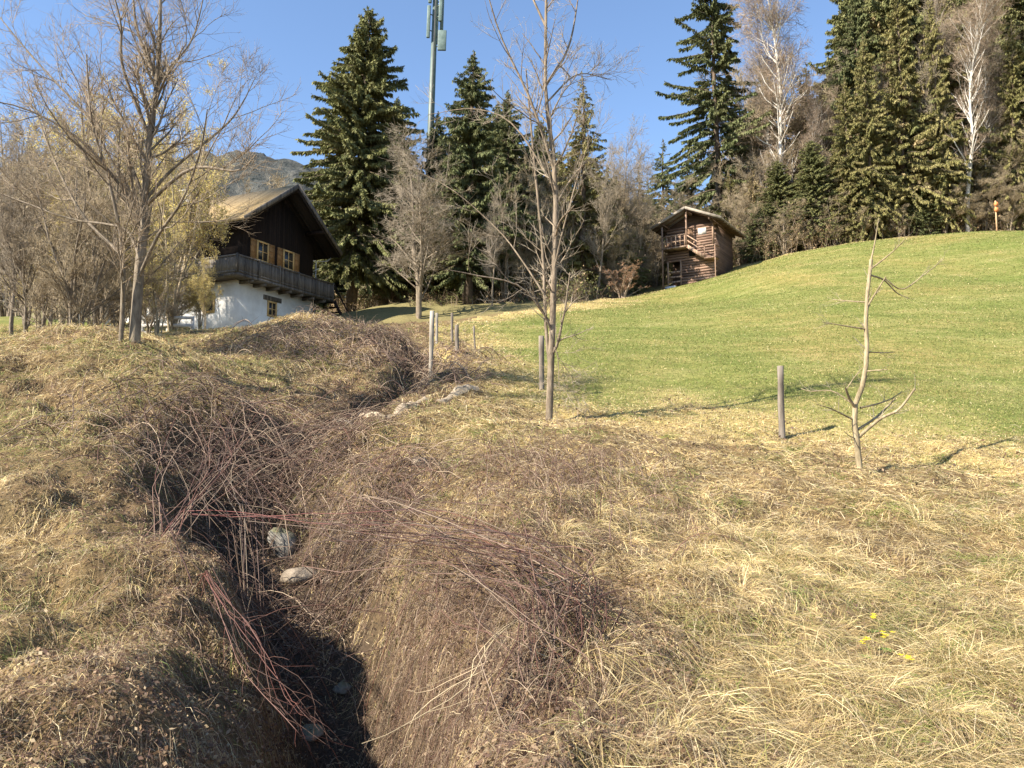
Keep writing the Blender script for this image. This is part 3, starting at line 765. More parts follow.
put(bt3, gpt(755, 72), 0, 'tan twigged many stemmed bush behind the barn roof', 'tree', 'tan leafless thickets at the forest edge')
bt4 = reg(template_bare('bare_tree', 7, .10, G(24), nl=26, n1=220, n2=1800, n3=8000, crown=.05, spread=.22, up=.2, Mt=MB_GREY, Mw=MB_TWIGL, stems=2, tw=.006, weep=.15))
s = hgt(420, 155, 47)/7; put(bt4, gpt(420, 47), 0, 'grey leafless tree full of fine twigs in front of the mast', 'tree', None, (s*1.35, s*1.35, s))
bt5 = reg(template_bare('bare_tree', 8, .08, G(25), nl=14, n1=140, n2=1200, n3=5000, crown=.1, spread=.30, up=.6, Mt=MB_TAN, Mw=MB_TWIG, stems=5, tw=.006,
      bud=(15000, .036, ((.70,.57,.16),(.58,.47,.18),(.72,.60,.26),(.46,.38,.18)))))
YB = 'yellow flowering trees before the chalet'
s = hgt(190, 110, 30)/8; put(bt5, gpt(172, 30), 0, 'yellow blossoming tree in front of the chalet roof', 'tree', YB, (s*.75, s*.75, s))
def again2(src, px, Y, top, label, group, w=1.0, tl=0): return again(src, px, Y, top, label, group, w=w, tl=tl)
for px, Y, top, w, lab in [(120, 34, 55, 1.0, 'yellow blossoming tree behind the spreading tree on the left bank'), (62, 32, 75, 1.0, 'yellow blossoming tree left of the spreading tree trunk'),
   (205, 33, 235, .7, 'small yellow blossoming shrub against the white chalet wall'), (158, 27, 190, 1.0, 'low yellow blossoming shrub before the chalet terrace'), (20, 40, 110, 1.0, 'yellow blossoming tree by the left picture edge'), (95, 26, 150, 1.1, 'yellow blossoming bush right behind the trunk of the spreading tree'), (200, 36, 255, 1.0, 'low yellow blossoming bush hugging the chalet corner'), (140, 42, 90, .9, 'tall yellow blossoming tree over the far end of the chalet roof'), (40, 28, 210, 1.2, 'low yellow blossoming bush above the small lawn'), (175, 34, 240, 1.4, 'low yellow blossoming bush covering the sunny chalet wall'), (75, 45, 60, .9, 'tallest yellow blossoming tree far left of the chalet'), (128, 30, 235, 1.4, 'low yellow blossoming bush beside the pale rail fence')]:
    again2(bt5, px, Y, top, lab, YB, w=w)
BL = 'bare trees left of the chalet'
for s_, px, Y, top, w, lab in [(bt1, 12, 22, 120, .9, 'dark trunked leafless tree by the left picture edge'), (bt3, 45, 25, 160, .9, 'leafless thicket above the small lawn'),
   (bt1, 68, 24, 140, .8, 'leafless tree above the right end of the lawn'), (bt3, -10, 30, 100, 1.0, 'leafless thicket cut by the left picture edge'),
   (bt1, 95, 40, 120, 1.0, 'leafless tree at the far left corner of the chalet'), (bt3, 110, 48, 150, 1.2, 'leafless thicket behind the far left end of the chalet'),
   (bt1, 30, 55, 130, 1.3, 'leafless tree on the slope beyond the lawn'), (bt3, 60, 62, 170, 1.5, 'leafless thicket on the slope beyond the lawn'), (bt3, 5, 64, 160, 1.5, 'leafless thicket on the far slope at the left edge'),
   (bt3, 160, 60, 175, 1.4, 'leafless thicket behind the chalet roof'), (bt1, 200, 66, 175, 1.4, 'leafless tree behind the chalet ridge'), (bt3, 250, 72, 168, 1.2, 'leafless thicket on the slope between chalet and big spruce')]:
    again2(s_, px, Y, top, lab, BL, w=w)
BW = 'bare trees in the wood'
for s_, px, Y, top, w, lab in [(bt1, 596, 58, 140, .8, 'leafless tree just right of the slim bare tree'), (bt1, 640, 72, 150, .9, 'leafless tree on the skyline left of the barn'),
   (bt3, 560, 64, 190, 1.3, 'leafless thicket behind the upper corner of the meadow'), (bt3, 525, 56, 215, 1.2, 'leafless thicket at the low corner of the meadow'),
   (bt3, 655, 74, 215, 1.4, 'leafless thicket directly left of the barn'), (bt1, 492, 50, 190, .8, 'leafless tree before the dark spruce right of the mast'),
   (bt3, 380, 66, 215, 1.3, 'leafless thicket behind the foot of the big spruce'), (bt3, 445, 62, 235, 1.4, 'leafless thicket behind the mast foot'),
   (bt1, 680, 80, 170, 1.0, 'leafless tree behind the left slope of the barn roof'), (bt3, 600, 70, 205, 1.4, 'leafless thicket above the russet bush')]:
    again2(s_, px, Y, top, lab, BW, w=w)
TF = 'tan leafless thickets at the forest edge'
for s_, px, Y, top, w, lab in [(bt3, 780, 72, 150, 1.3, 'tan twigged thicket at the foot of the white birch'), (bt3, 822, 70, 150, 1.2, 'tan twigged thicket between the two birches'),
   (bt3, 850, 68, 180, 1.2, 'tan twigged thicket left of the broad olive conifer'), (bt3, 960, 70, 120, 1.2, 'tan twigged thicket at the foot of the long pale trunk'),
   (bt3, 1000, 70, 80, 1.2, 'tan twigged thicket above the orange trail marker'), (bt3, 1040, 66, 90, 1.2, 'tan twigged thicket cut by the right picture edge'),
   (bt3, 900, 65.5, 205, 1.3, 'low tan thicket in front of the broad olive conifer'), (bt1, 1015, 68, 20, .9, 'leafless tree right of the orange trail marker'), (bt1, 922, 68, 0, .6, 'crooked leafless tree in front of the forest conifers'),
   (bt3, 740, 80, 130, 1.2, 'tan twigged thicket high behind the barn ridge'), (bt3, 1075, 68, 60, 1.3, 'tan thicket outside the right picture edge')]:
    again2(s_, px, Y, top, lab, TF, w=w)
BI = 'birches in the wood'
for px, Y, top, w, tl, lab in [(828, 71, 75, .8, 0, 'thinner birch second from the barn'), (846, 72, 90, .7, 0, 'thin birch behind the second birch'), (968, 65.5, -30, .8, -2.5, 'birch with a long pale trunk in the right forest'),
    (775, 82, 20, .9, 2, 'birch behind the white barked birch'), (925, 68, -10, .6, -4, 'thin leaning birch left of the long pale trunk')]:
    again2(bt2, px, Y, top, lab, BI, w=w, tl=tl)
# the deeper rows of the wood
for i_, (px, Y, top, w, s_) in enumerate([(470,74,150,1,c2),(500,80,130,1,c1),(560,82,150,1,c2),(595,76,165,1,c1),(610,88,160,1,c3),(650,96,175,1.1,c5),(625,74,200,1.1,c5),(575,70,190,1,c5),(450,76,190,1,c5),(410,74,170,1,c1),
    (375,74,190,1,c2),(330,78,170,1,c2),(655,80,205,1.2,c5),(685,90,190,1.2,c2),(535,74,170,1.1,c5),(515,66,200,1,c5)]):
    again(s_, px, Y, top, 'conifer in the deeper rows of the wood left of the log barn', 'conifers in the deeper rows left of the barn', w=w)
for i_, (px, Y, top, w, s_) in enumerate([(745,90,120,1.1,c6),(780,92,110,1,c6),(800,84,150,1.1,c6),(830,88,120,1.1,c6),(760,82,165,1.2,c5),(845,92,60,1,c1),(895,82,-20,1,c6),(915,94,-90,1,c1),(950,80,-70,1,c6),(975,92,-110,1,c1),(1000,86,-60,1,c6),
    (1035,84,-80,1,c6),(865,74,100,1,c6),(885,78,40,.9,c1),(955,74,60,.9,c6),(1025,72,60,.9,c6),(990,72,110,1,c5),(1050,94,-130,1,c1),(1010,96,-100,1,c6),(945,98,-120,1,c6),(725,92,160,1.1,c5),(820,78,180,1.2,c5),(790,74,190,1.2,c5),(935,72,130,1,c5)]):
    again(s_, px, Y, top, 'conifer in the deeper rows of the forest right of the log barn', 'conifers in the deeper rows right of the barn', w=w)
for i_, (px, Y, top, w, s_) in enumerate([(945,74,20,1,bt1),(985,74,-10,1,bt3),(1005,78,-40,1,bt1),(1030,74,20,1,bt3),(855,80,30,1,bt1),(800,78,90,1.1,bt3),(765,76,80,1.1,bt1),(740,72,180,1.2,bt3),(835,72,110,1,bt3),(810,70,170,1.3,bt3),(1020,66,150,1.2,bt3),(985,66,160,1.3,bt3)]):
    again(s_, px, Y, top, 'leafless tree among the conifers of the forest right of the log barn', 'leafless trees mixed into the right forest', w=w)
for i_, (px, Y, top, w, s_) in enumerate([(505,54,170,1,bt3),(545,60,150,1,bt3),(575,62,160,1,bt3),(590,66,170,1.1,bt3),(640,66,190,1.1,bt3),(520,62,190,1,bt1),(610,60,215,1.2,bt3),(560,56,180,1,bt1),(480,58,230,1.3,bt3),(625,64,150,1,bt1)]):
    again(s_, px, Y, top, 'leafless tree at the edge of the wood above the upper left side of the meadow', 'leafless trees above the upper left side of the meadow', w=w)
c7 = reg(conifer('larch_tree', 22, .26, G(9), cb=.12, maxlen=.19, nbr=420, dens=34, spray=.34, pal=((.26,.19,.11),(.34,.26,.15),(.20,.16,.085),(.24,.22,.10)), hang=.6, gap=.35, shape=.6, stub=18))
sc_ = hgt(808, 72, 75)/src_h[c7.name]; put(c7, gpt(808, 75, -.1), 0, 'tall tan brown larch just right of the white barked birch', 'tree', 'larches in the right forest', (sc_, sc_, sc_))
for i_, (px, Y, top, w, s_) in enumerate([(768,77,70,1,c7),(785,73,120,1.1,c7),(830,76,85,1,c7),(850,74,110,1,c7),(868,70,90,1,c7),(910,68,20,.9,c7),(940,72,0,.9,c7),(960,70,60,1,c7),(990,74,10,1,c7),(1012,72,50,1,c7),(1022,68,120,1,c7),(756,71,170,1.2,c7),(825,69,180,1.3,c7),(978,66.5,150,1.2,c7),(895,72,-20,.9,c7),(745,82,110,1,c7)]):
    again(s_, px, Y, top, 'tan brown larch among the trees of the right forest', 'larches in the right forest', w=w)
for px, Y, top, w, tl in [(815,70,110,.7,2),(905,67,60,.6,-3),(938,66.5,80,.6,3),(992,67,20,.6,1),(1008,70,-10,.7,-2),(858,68,130,.6,-2),(770,73,70,.7,3)]:
    again(bt2, px, Y, top, 'thin pale trunked birch among the trees of the right forest', 'thin pale birches of the right forest', w=w, tl=tl)
for i_, (px, Y, top, w, s_) in enumerate([(752,76,60,1,bt3),(803,79,80,1,bt3),(845,78,60,1,bt3),(765,84,45,1,bt1),(745,70,190,1.3,bt3),(785,67.5,200,1.6,bt3),(810,67,205,1.6,bt3),(835,67,195,1.6,bt3),(862,66.5,200,1.6,bt3),
    (945,66,175,1.5,bt3),(972,65.5,185,1.6,bt3),(1010,65,170,1.5,bt3),(965,76,20,1,bt3),(1000,68,100,1.2,bt3),(655,72,195,1.3,bt3),(690,74,185,1.3,bt3),(708,70,205,1.4,bt3)]):
    again(s_, px, Y, top, 'leafless brown thicket at the edge of the right forest', 'leafless brown thickets of the right forest', w=w)
for i_, (px, Y, top, w, s_) in enumerate([(758,69,195,1.5,c5),(805,69,170,1.3,c6),(842,68,140,1.1,c6),(890,67,90,.9,c3),(935,66.5,60,.9,c3),(958,67,120,1,c6),(985,67,140,1.1,c3),(1018,67,100,1,c6),(915,66,190,1.5,c5),(730,74,170,1.3,c3),(640,74,200,1.4,c6),(600,68,190,1.2,c3),(555,66,175,1.1,c3),(530,62,140,1.,c2),(497,64,100,1.15,c2),(455,60,120,1.2,c2),(852,67,75,.8,c6),(945,66,-10,.6,c6),(1020,66,20,.7,c6),(905,70,-70,.7,c1),(865,71,-20,.7,c2),(1040,68,-80,.8,c1),(815,68,140,1.1,c1),(780,70,160,1.2,c1),(590,64,160,1.1,c2),(615,66,175,1.1,c1)]):
    again(s_, px, Y, top, 'conifer standing among the leafless thickets along the front of the wood', 'conifers mixed into the front of the wood', w=w)
for i_, (px, Y, top, w, s_) in enumerate([(10,48,90,1,bt3),(45,52,110,1,bt5),(80,56,120,1,bt3),(115,60,105,1,bt5),(150,64,120,1,bt3),(185,58,130,1,bt5),(25,36,170,1.2,bt3),(70,34,190,1.2,bt3),(215,62,160,1,bt3),(-15,40,120,1,bt5),(100,46,170,1.2,bt3),(150,50,150,1,bt5)]):
    again(s_, px, Y, top, 'leafless twiggy tree in the deeper rows left of the chalet', 'deeper rows of trees left of the chalet', w=w)
for px, Y, top, w, s_, lab in [(72, 17, 130, 1.1, bt3, 'many stemmed leafless tree left of the spreading tree on the bank top'),
    (104, 19, 70, 1.0, bt3, 'tall many stemmed leafless tree directly behind the spreading tree'), (30, 18, 150, 1.0, bt1, 'slender leafless tree between the left picture edge and the lawn')]:
    again(s_, px, Y, top, lab, 'leafless trees around the spreading tree', w=w)
for i_, (px, Y, top, w, s_) in enumerate([(148,29,262,1.6,bt4),(172,30,262,1.3,bt4),(120,27,265,1.5,bt4)]):
    again(s_, px, Y, top, 'low grey leafless bush in the row that screens the foot of the chalet side wall', 'grey bushes screening the chalet side wall', w=w)
# russet bush by the meadow top
bt6 = template_bare('russet_bush', 3.2, .05, G(26), nl=14, n1=140, n2=900, n3=3000, crown=.05, spread=.45, up=.5, Mt=MB_PURP, Mw=mat_bark('russet_twig', (.20,.12,.07), (.40,.25,.16), 3), stems=9, tw=.012)
put(bt6, gpt(622, 56.5), 0, 'round russet twiggy bush at the top corner of the meadow', 'bush', None, (1.5, 1.5, .8))

# scrub and young growth on the forest floor, one uncountable mass
g = G(61); n = 15000
y = g.uniform(34, 100, n); x = (g.uniform(330, 1130, n)-512)/F*y*1.03
sd_ = poly_sd(x, y, MEAD); k = (sd_ < -1.2) & (y > 36) & ((x > 12) | (sd_ < -1.5)) & ~((x > -17) & (x < -7) & (y < 56)) & (line_d(x, y, GUL) > 1.5)
k &= ~((np.abs(x-16.5) < 4.5) & (np.abs(y-66) < 4.5)) & (g.random(n) < smooth(90, 60, y)*.7+.3) & ((x > 2) | (y > 52))
x, y = x[k], y[k]; n = len(x); hgt_ = g.gamma(3, .45, n)*(.6+.8*smooth(-.5, .7, fbm(x, y, 7, 2, 70)))
hgt_ *= np.where(x < 1, .5, 1)
P0 = np.stack([x, y, H(x, y)-.1], -1); dr = norm(np.stack([g.normal(0, .35, n), g.normal(0, .35, n), np.ones(n)], -1))
t_ = np.linspace(0, 1, 4)[None, :, None]; P = P0[:, None]+dr[:, None]*hgt_[:, None, None]*t_+np.stack([g.normal(0, .15, (n, 4)), g.normal(0, .15, (n, 4)), g.normal(0, .02, (n, 4))], -1)*t_
m = MB(); V, f = tubes(P, np.linspace(.022, .01, 4)[None].repeat(n, 0), 3)
pc = np.array([[.22,.16,.10],[.30,.21,.14],[.17,.12,.08],[.26,.18,.13],[.36,.29,.20]])
cc = pick_g(pc, n, g) if 'pick_g' in globals() else pc[g.integers(0, 5, n)]
m.add(V, f, c=np.repeat(cc, 12, 0))
P2, R2 = grow(P, np.full((n, 4), .012), n*5, .15, (.4, 1.1), (.4, 1.0), .3, .12, 4, .7, g, .2, minr=.008)
V, f = tubes(P2, R2, 3); m.add(V, f, c=np.repeat(pc[g.integers(0, 5, n*5)], 12, 0))
nl_ = 90000; i = g.integers(0, len(P2), nl_); p = P2[i, g.integers(1, 4, nl_)]+g.normal(size=(nl_, 3))*.12
patch = fbm(p[:, 0], p[:, 1], 5, 2, 71)
a = norm(g.normal(size=(nl_, 3))); b = norm(np.cross(a, g.normal(size=(nl_, 3)))); s_ = g.uniform(.04, .11, nl_)[:, None]
lc = np.where((patch+g.normal(0, .25, nl_) > .0)[:, None], np.array([.14, .14, .05]), np.array([.28, .20, .11]))*g.uniform(.6, 1.3, (nl_, 1))
V = np.stack([p-a*s_, p+b*s_*.5, p+a*s_, p-b*s_*.5], 1).reshape(-1, 3)
m.add(V, np.arange(4*nl_).reshape(-1, 4), c=np.repeat(lc, 4, 0))
tag(m.obj('undergrowth', M_NEED), 'brown and olive scrub covering the forest floor behind the meadow crest', 'undergrowth', kind='stuff')

# ------------------------------------------------------------------ far hills
def hill(name, ax, ay, bx, by, hh, w, mat, seed):
    nx_, ny_ = 300, 110
    u = np.linspace(0, 1, nx_)[:, None]; v = np.linspace(-1, 1, ny_)[None]
    dx, dy = bx-ax, by-ay; Ln = math.hypot(dx, dy); px_, py_ = -dy/Ln, dx/Ln
    X = ax+dx*u+px_*v*w; Y_ = ay+dy*u+py_*v*w
    prof = np.interp(u, np.linspace(0, 1, len(hh)), hh)
    Z = prof*(1-np.abs(v)**1.4)+fbm(X, Y_, 90, 4, seed)*14*(1-np.abs(v))+fbm(X, Y_, 14, 2, seed+1)*5*(1-np.abs(v)**3)
    Z = np.where(np.abs(v) > .98, -30, Z)
    V = np.stack([X+0*v, Y_+0*v, Z], -1).reshape(-1, 3); I = np.arange(nx_*ny_).reshape(nx_, ny_)
    q = np.stack([I[:-1, :-1], I[1:, :-1], I[1:, 1:], I[:-1, 1:]], -1).reshape(-1, 4)
    return tag(mesh_from(name, V, [q], None, mat, smooth_sh=True), kind='structure')
M_HILL = mat_plain('far_forest', (.02,.03,.03), (.12,.115,.10), .09, 10, 9)
hill('hill', -900, 640, 260, 900, [300, 262, 250, 262, 285, 305, 300, 290, 220, 120], 330, M_HILL, 50)

# ------------------------------------------------------------------ chalet
M_PLASTER = mat_plain('white_plaster', (.58,.55,.50), (.80,.78,.73), .9, 5, .002)
M_DARKW = mat_wood('dark_timber_shade', (.008,.005,.004), (.024,.015,.011), 5, 0, (8, 8, 1))  # dark wood, blackened further to carry the roof overhang's shadow
M_BALC = mat_wood('weathered_timber', (.05,.042,.036), (.17,.15,.13), 7, 0, (8, 8, 1))
M_SHING = mat_wood('wooden_shingles', (.30,.20,.09), (.58,.41,.20), 4.5, 1, (2, 6, 6))
M_UNDER = mat_wood('roof_underside', (.008,.006,.005), (.025,.018,.014), 5, 1, (1, 8, 8))
M_YEL = mat_plain('ochre_frame', (.52,.33,.13), (.66,.45,.20), 4, 4, .003)
M_SHUT = mat_plain('brown_shutter', (.20,.11,.045), (.34,.19,.08), 6, 4, .004)
M_GLASS, _nt, _b = newmat('window_glass'); _b.inputs['Base Color'].default_value = (.03, .035, .04, 1); _b.inputs['Roughness'].default_value = .08; _b.inputs['Specular IOR Level'].default_value = .6
M_METAL = mat_plain('zinc', (.2,.2,.2), (.35,.35,.34), 5, 3, .002, rough=.5)
A = at(235, 331, 44); A[2] = 8.8
hs = empty('chalet', A, R(65.5)); tag(hs, 'old alpine chalet with white ground floor, dark timber upper floor and shingle roof', 'house')
W, L = 6.8, 11.5; FZ = 2.75; EZ = 5.95; RZ = 9.25; OV = 1.05; GO = 1.45
m = MB(); m.box((0, 0, -1.5), (W, L, FZ)); m.obj('ground_floor_wall', M_PLASTER, hs, usecol=False)
sl = (RZ-EZ)/(W/2+OV)
def rz_(x): return RZ-.22-abs(x-W/2)*sl
m = MB(); m.prism([(.03, FZ), (W-.03, FZ), (W-.03, rz_(W)), (W/2, rz_(W/2)), (.03, rz_(0))], 'y', .03, L-.03); m.obj('upper_wall', M_DARKW, hs, usecol=False)
rf = MB()
for sg in (-1, 1):
    xe = W/2+sg*(W/2+OV)
    P = [(W/2, RZ), (xe, EZ), (xe, EZ-.16), (W/2, RZ-.16)]
    rf.prism(P if sg > 0 else P[::-1], 'y', -GO, L+GO)
ro = rf.obj('roof', M_SHING, hs, usecol=False)
un = MB()
for sg in (-1, 1):
    xe = W/2+sg*(W/2+OV-.02)
    P = [(W/2, RZ-.165), (xe, EZ-.165), (xe, EZ-.24), (W/2, RZ-.24)]
    un.prism(P if sg > 0 else P[::-1], 'y', -GO+.03, L+GO-.03)
for yy in np.arange(-GO+.1, L+GO, .9):   # rafters
    for sg in (-1, 1):
        un.bar((W/2+sg*.05, yy, RZ-.32), (W/2+sg*(W/2+OV-.1), yy, EZ-.24), .12, .16)
un.obj('roof_underside', M_UNDER, ro, usecol=False)
bg = MB()
for sg in (-1, 1):
    bg.bar((W/2+sg*.0, -GO-.03, RZ-.10), (W/2+sg*(W/2+OV), -GO-.03, EZ-.08), .05, .26)
bg.obj('bargeboard', M_BALC, ro, usecol=False)
for xx in (W/2, W/2-2.6, W/2+2.6):
    p = MB(); p.box((xx-.1, -GO+.05, rz_(xx)-.28), (xx+.1, 0, rz_(xx)-.06)); p.obj('purlin', M_DARKW, ro, usecol=False)
# balcony along gable and left side
bd = MB(); bd.box((-1.0, -1.0, FZ-.05), (W+.9, 0, FZ+.10)); bd.box((-1.0, .002, FZ-.05), (-.002, L*.6, FZ+.10))
for xx in np.arange(.2, W+.5, 1.1): bd.box((xx, -.95, FZ-.24), (xx+.14, .02, FZ-.052))
bo = bd.obj('balcony_floor', M_BALC, hs, usecol=False)
rl = MB()
for (p, q) in (((-.95, -.95), (W+.85, -.95)), ((-.95, -.95), (-.95, L*.6))):
    a = np.array(p, float); b = np.array(q, float); ln = np.linalg.norm(b-a); d = (b-a)/ln
    rl.bar((*a, FZ+1.12), (*b, FZ+1.12), .12, .08); rl.bar((*a, FZ+.22), (*b, FZ+.22), .06, .08)
    k = 0.0
    while k < ln:
        c = a+d*k; rl.bar((*c, FZ+.12), (*c, FZ+1.08), .115, .03) if abs(d[0]) > .5 else rl.bar((*c, FZ+.12), (*c, FZ+1.08), .03, .115)
        k += .125
    for k in np.linspace(0, ln, 6):
        c = a+d*k; rl.box((c[0]-.06, c[1]-.06, FZ+.1), (c[0]+.06, c[1]+.06, FZ+1.2))
rl.obj('balcony_railing', M_BALC, hs, usecol=False)
def window(parent, x0, x1, z0, z1, yf=0.0, mull=1, shut=True, mat=M_YEL):
    f = MB(); t_ = .1
    f.box((x0, yf-.07, z0), (x0+t_, yf, z1)); f.box((x1-t_, yf-.07, z0), (x1, yf, z1)); f.box((x0+t_, yf-.07, z1-t_), (x1-t_, yf, z1)); f.box((x0+t_, yf-.07, z0), (x1-t_, yf, z0+t_))
    f.box(((x0+x1)/2-.025, yf-.055, z0+t_), ((x0+x1)/2+.025, yf-.006, z1-t_)); f.box((x0+t_, yf-.05, (z0+z1)/2-.02), (x1-t_, yf-.008, (z0+z1)/2+.02))
    w = f.obj('window', mat, parent, usecol=False)
    p = MB(); p.box((x0+t_, yf-.03, z0+t_), (x1-t_, yf-.01, z1-t_)); p.obj('pane', M_GLASS, w, usecol=False)
    if shut:
        for (a, b) in ((x0-.52, x0-.03), (x1+.03, x1+.52)):
            s_ = MB(); s_.box((a, yf-.05, z0), (b, yf-.005, z1))
            for zz in np.linspace(z0+.1, z1-.1, 4): s_.box((a+.02, yf-.075, zz-.03), (b-.02, yf-.05, zz+.03))
            s_.obj('shutter', M_SHUT, w, usecol=False)
window(hs, 1.55, 2.55, 4.2, 5.45, .03); window(hs, 3.85, 4.85, 4.2, 5.45, .03)
window(hs, 2.55, 3.35, 1.0, 1.95, -.002, shut=False)
m = MB(); m.box((2.2, -.06, 1.97), (3.75, -.003, 2.25)); m.obj('lintel', M_BALC, hs, usecol=False)
# side windows (local -x side)
for y0 in (1.6, 4.6, 7.6):
    f = MB(); f.box((-.07, y0, .9), (-.003, y0+.9, 2.0)); w = f.obj('window', M_YEL, hs, usecol=False)
    p = MB(); p.box((-.09, y0+.12, 1.02), (-.072, y0+.78, 1.88)); p.obj('pane', M_GLASS, w, usecol=False)
g_ = MB(); g_.tube([(W+OV+.03, -GO+.1, EZ-.12), (W+OV+.03, L+GO, EZ-.16)], .07, 8)
g_.tube([(W+OV+.03, -.6, EZ-.2), (W+OV-.3, -.5, EZ-.5), (W+.12, -.1, EZ-.62), (W+.1, -.08, .3)], .045, 8); g_.obj('gutter', M_METAL, hs, sm=True, usecol=False)
ch = MB(); ch.box((W/2-.35, 7.4, RZ-.7), (W/2+.35, 8.1, RZ+.75)); ch.box((W/2-.45, 7.3, RZ+.75), (W/2+.45, 8.2, RZ+.85)); ch.obj('chimney', M_PLASTER, ro, usecol=False)
# stairs at the right end of the balcony
st = MB()
for k in range(9):
    st.box((W+.95+k*.28, -1.0, FZ-.05-k*.3), (W+1.25+k*.28, -.1, FZ+.0-k*.3))
st.bar((W+.9, -1.03, FZ+.0), (W+3.5, -1.03, FZ-2.75), .06, .22); st.bar((W+.9, -1.03, FZ+1.1), (W+3.5, -1.03, FZ-1.7), .06, .08)
st.obj('stairs', M_DARKW, hs, usecol=False)
# terrace fence of pale rails before the chalet
f0 = at(142, 318, 30); tf = empty('rail_fence', (f0[0], 30, float(H(f0[0], 30)))); tag(tf, 'low pale wooden rail fence in front of the chalet terrace', 'fence')
M_PALEW = mat_plain('pale_wood', (.40,.37,.33), (.66,.62,.56), 5, 5, .005, (1, 1, .3))
zt = f0[2]-tf.location.z
rl = MB()
for k in range(3): rl.box((0, -.02, zt-.05-k*.3), (2.0, .02, zt+.07-k*.3))
rl.obj('rail', M_PALEW, tf, usecol=False)
for k in range(3):
    p = MB(); p.box((k*.97-.02, .022, -.4), (k*.97+.08, .10, zt+.1)); p.obj('post', M_PALEW, tf, usecol=False)
# white gate pillar and notice board at the far left of the chalet
for px, py0, py1, Y, wd, nm, lab, ct in [(108, 300, 326, 38, .42, 'gate_pillar', 'white plastered pillar left of the chalet behind the bare trees', 'pillar'), (79, 305, 326, 38, .22, 'gate_pillar', 'thin white plastered pillar left of the wide one', 'pillar')]:
    a = at(px, py0, Y); zb = float(H(a[0], Y)); o = empty(nm, (a[0], Y, zb)); tag(o, lab, ct, 'white gate pillars')
    m = MB(); m.box((-wd/2, -wd/2, -.3), (wd/2, wd/2, a[2]-zb)); m.obj('shaft', M_PLASTER, o, usecol=False)
    m = MB(); m.box((-wd/2-.05, -wd/2-.05, a[2]-zb+.002), (wd/2+.05, wd/2+.05, a[2]-zb+.06)); m.obj('cap', M_PLASTER, o, usecol=False)
a = at(90, 278, 37); zb = float(H(a[0], 37)); o = empty('notice_board', (a[0], 37, zb)); tag(o, 'small blank white board on a post behind the bare trees', 'sign')
m = MB(); m.box((-.2, -.02, a[2]-zb-.35), (.2, .02, a[2]-zb+.4)); m.obj('board', M_PLASTER, o, usecol=False)
m = MB(); m.box((-.04, .022, -.3), (.04, .09, a[2]-zb+.2)); m.obj('post', M_BALC, o, usecol=False)

# ------------------------------------------------------------------ log barn
M_LOG = mat_wood('red_brown_logs', (.14,.085,.06), (.34,.22,.155), 4.2, 2, (1, 1, 9))
M_LOGS = mat_wood('shaded_side_logs', (.07,.045,.03), (.16,.10,.07), 4.2, 2, (1, 1, 9))  # dimmed copy of the front logs, the side's shade is in the colour
M_BRAIL = mat_wood('barn_timber', (.20,.12,.08), (.42,.29,.20), 6, 0, (6, 6, 1))
M_BROOF = mat_wood('barn_roof_boards', (.11,.09,.07), (.30,.25,.20), 5, 1, (2, 6, 6))
M_DARK = mat_plain('opening_shade', (.012,.010,.008), (.02,.017,.014), 3)  # near-black colour stands in for the shade inside an opening
B = at(668, 284, 65); zb = 15.3; bn = empty('log_barn', (B[0], 65, zb), R(-33)); tag(bn, 'small two storey wooden log barn with outside stair at the meadow top', 'barn')
W, D = 4.1, 5.0; EZ = 4.95; RZ = 6.25
m = MB()
m.box((-.15, -.35, -1.2), (.75, .25, .25)); m.box((W-.6, -.3, -.6), (W+.1, .3, .45)); m.box((-.1, D-.5, -.6), (.6, D+.05, .5)); m.box((W-.55, D-.5, -.5), (W+.05, D+.05, .6)); m.box((0, .3, -.6), (W, D-.52, .28))
m.obj('stone_footing', M_PLASTER, bn, usecol=False)
bn.scale = (1, 1, 1.06)
# log walls: individual rounded courses
fw = MB(); nlog = 22; hlog = (EZ-.25)/nlog
for k in range(nlog):
    z0 = .3+k*hlog; zc = z0+hlog/2
    if zc < 2.3: xs0 = 1.25
    else: xs0 = 0
    ex = .16 if k % 2 else .0
    fw.prism([(.02, z0), (-.05, z0+.03), (-.05, z0+hlog-.04), (.02, z0+hlog-.01)], 'x', xs0-(.0 if xs0 else ex), W+ex)
fw.obj('front_wall', M_LOG, bn, usecol=False)
m = MB(); m.box((W-.14, .05, .3), (W, D, EZ)); m.box((0, .05, 2.4), (.14, D, EZ)); m.box((.141, D-.14, .3), (W-.141, D, EZ)); m.box((0, 1.2, .3), (.14, D, 2.398)); m.box((1.25, .06, .3), (W-.141, .16, 2.3)); m.box((.142, .06, 2.3), (W-.142, .16, EZ)); m.box((.142, 1.2, .3), (1.25, 1.3, 2.38))
m.obj('side_wall', M_LOGS, bn, usecol=False)
sl = (RZ-EZ)/(W/2+1.0)
m = MB(); m.prism([(.05, EZ+.002), (W-.05, EZ+.002), (W-.05, RZ-.2-sl*(W/2-.05)), (W/2, RZ-.2), (.05, RZ-.2-sl*(W/2-.05))], 'y', .3, .42); m.obj('gable_board', M_LOGS, bn, usecol=False)
rf = MB(); un = MB()
for sg in (-1, 1):
    xe = W/2+sg*(W/2+1.0); P = [(W/2, RZ), (xe, EZ+.02), (xe, EZ-.08), (W/2, RZ-.1)]
    rf.prism(P if sg > 0 else P[::-1], 'y', -1.15, D+1.0)
    for yy in np.arange(-1.05, D+1, .8): un.bar((W/2+sg*.04, yy, RZ-.17), (xe-sg*.08, yy, EZ-.15), .1, .12)
ro = rf.obj('roof', M_BROOF, bn, usecol=False)
for xx in (.07, W-.07, W/2): un.box((xx-.08, -1.0, RZ-.40-abs(xx-W/2)*sl), (xx+.08, D+.9, RZ-.24-abs(xx-W/2)*sl))
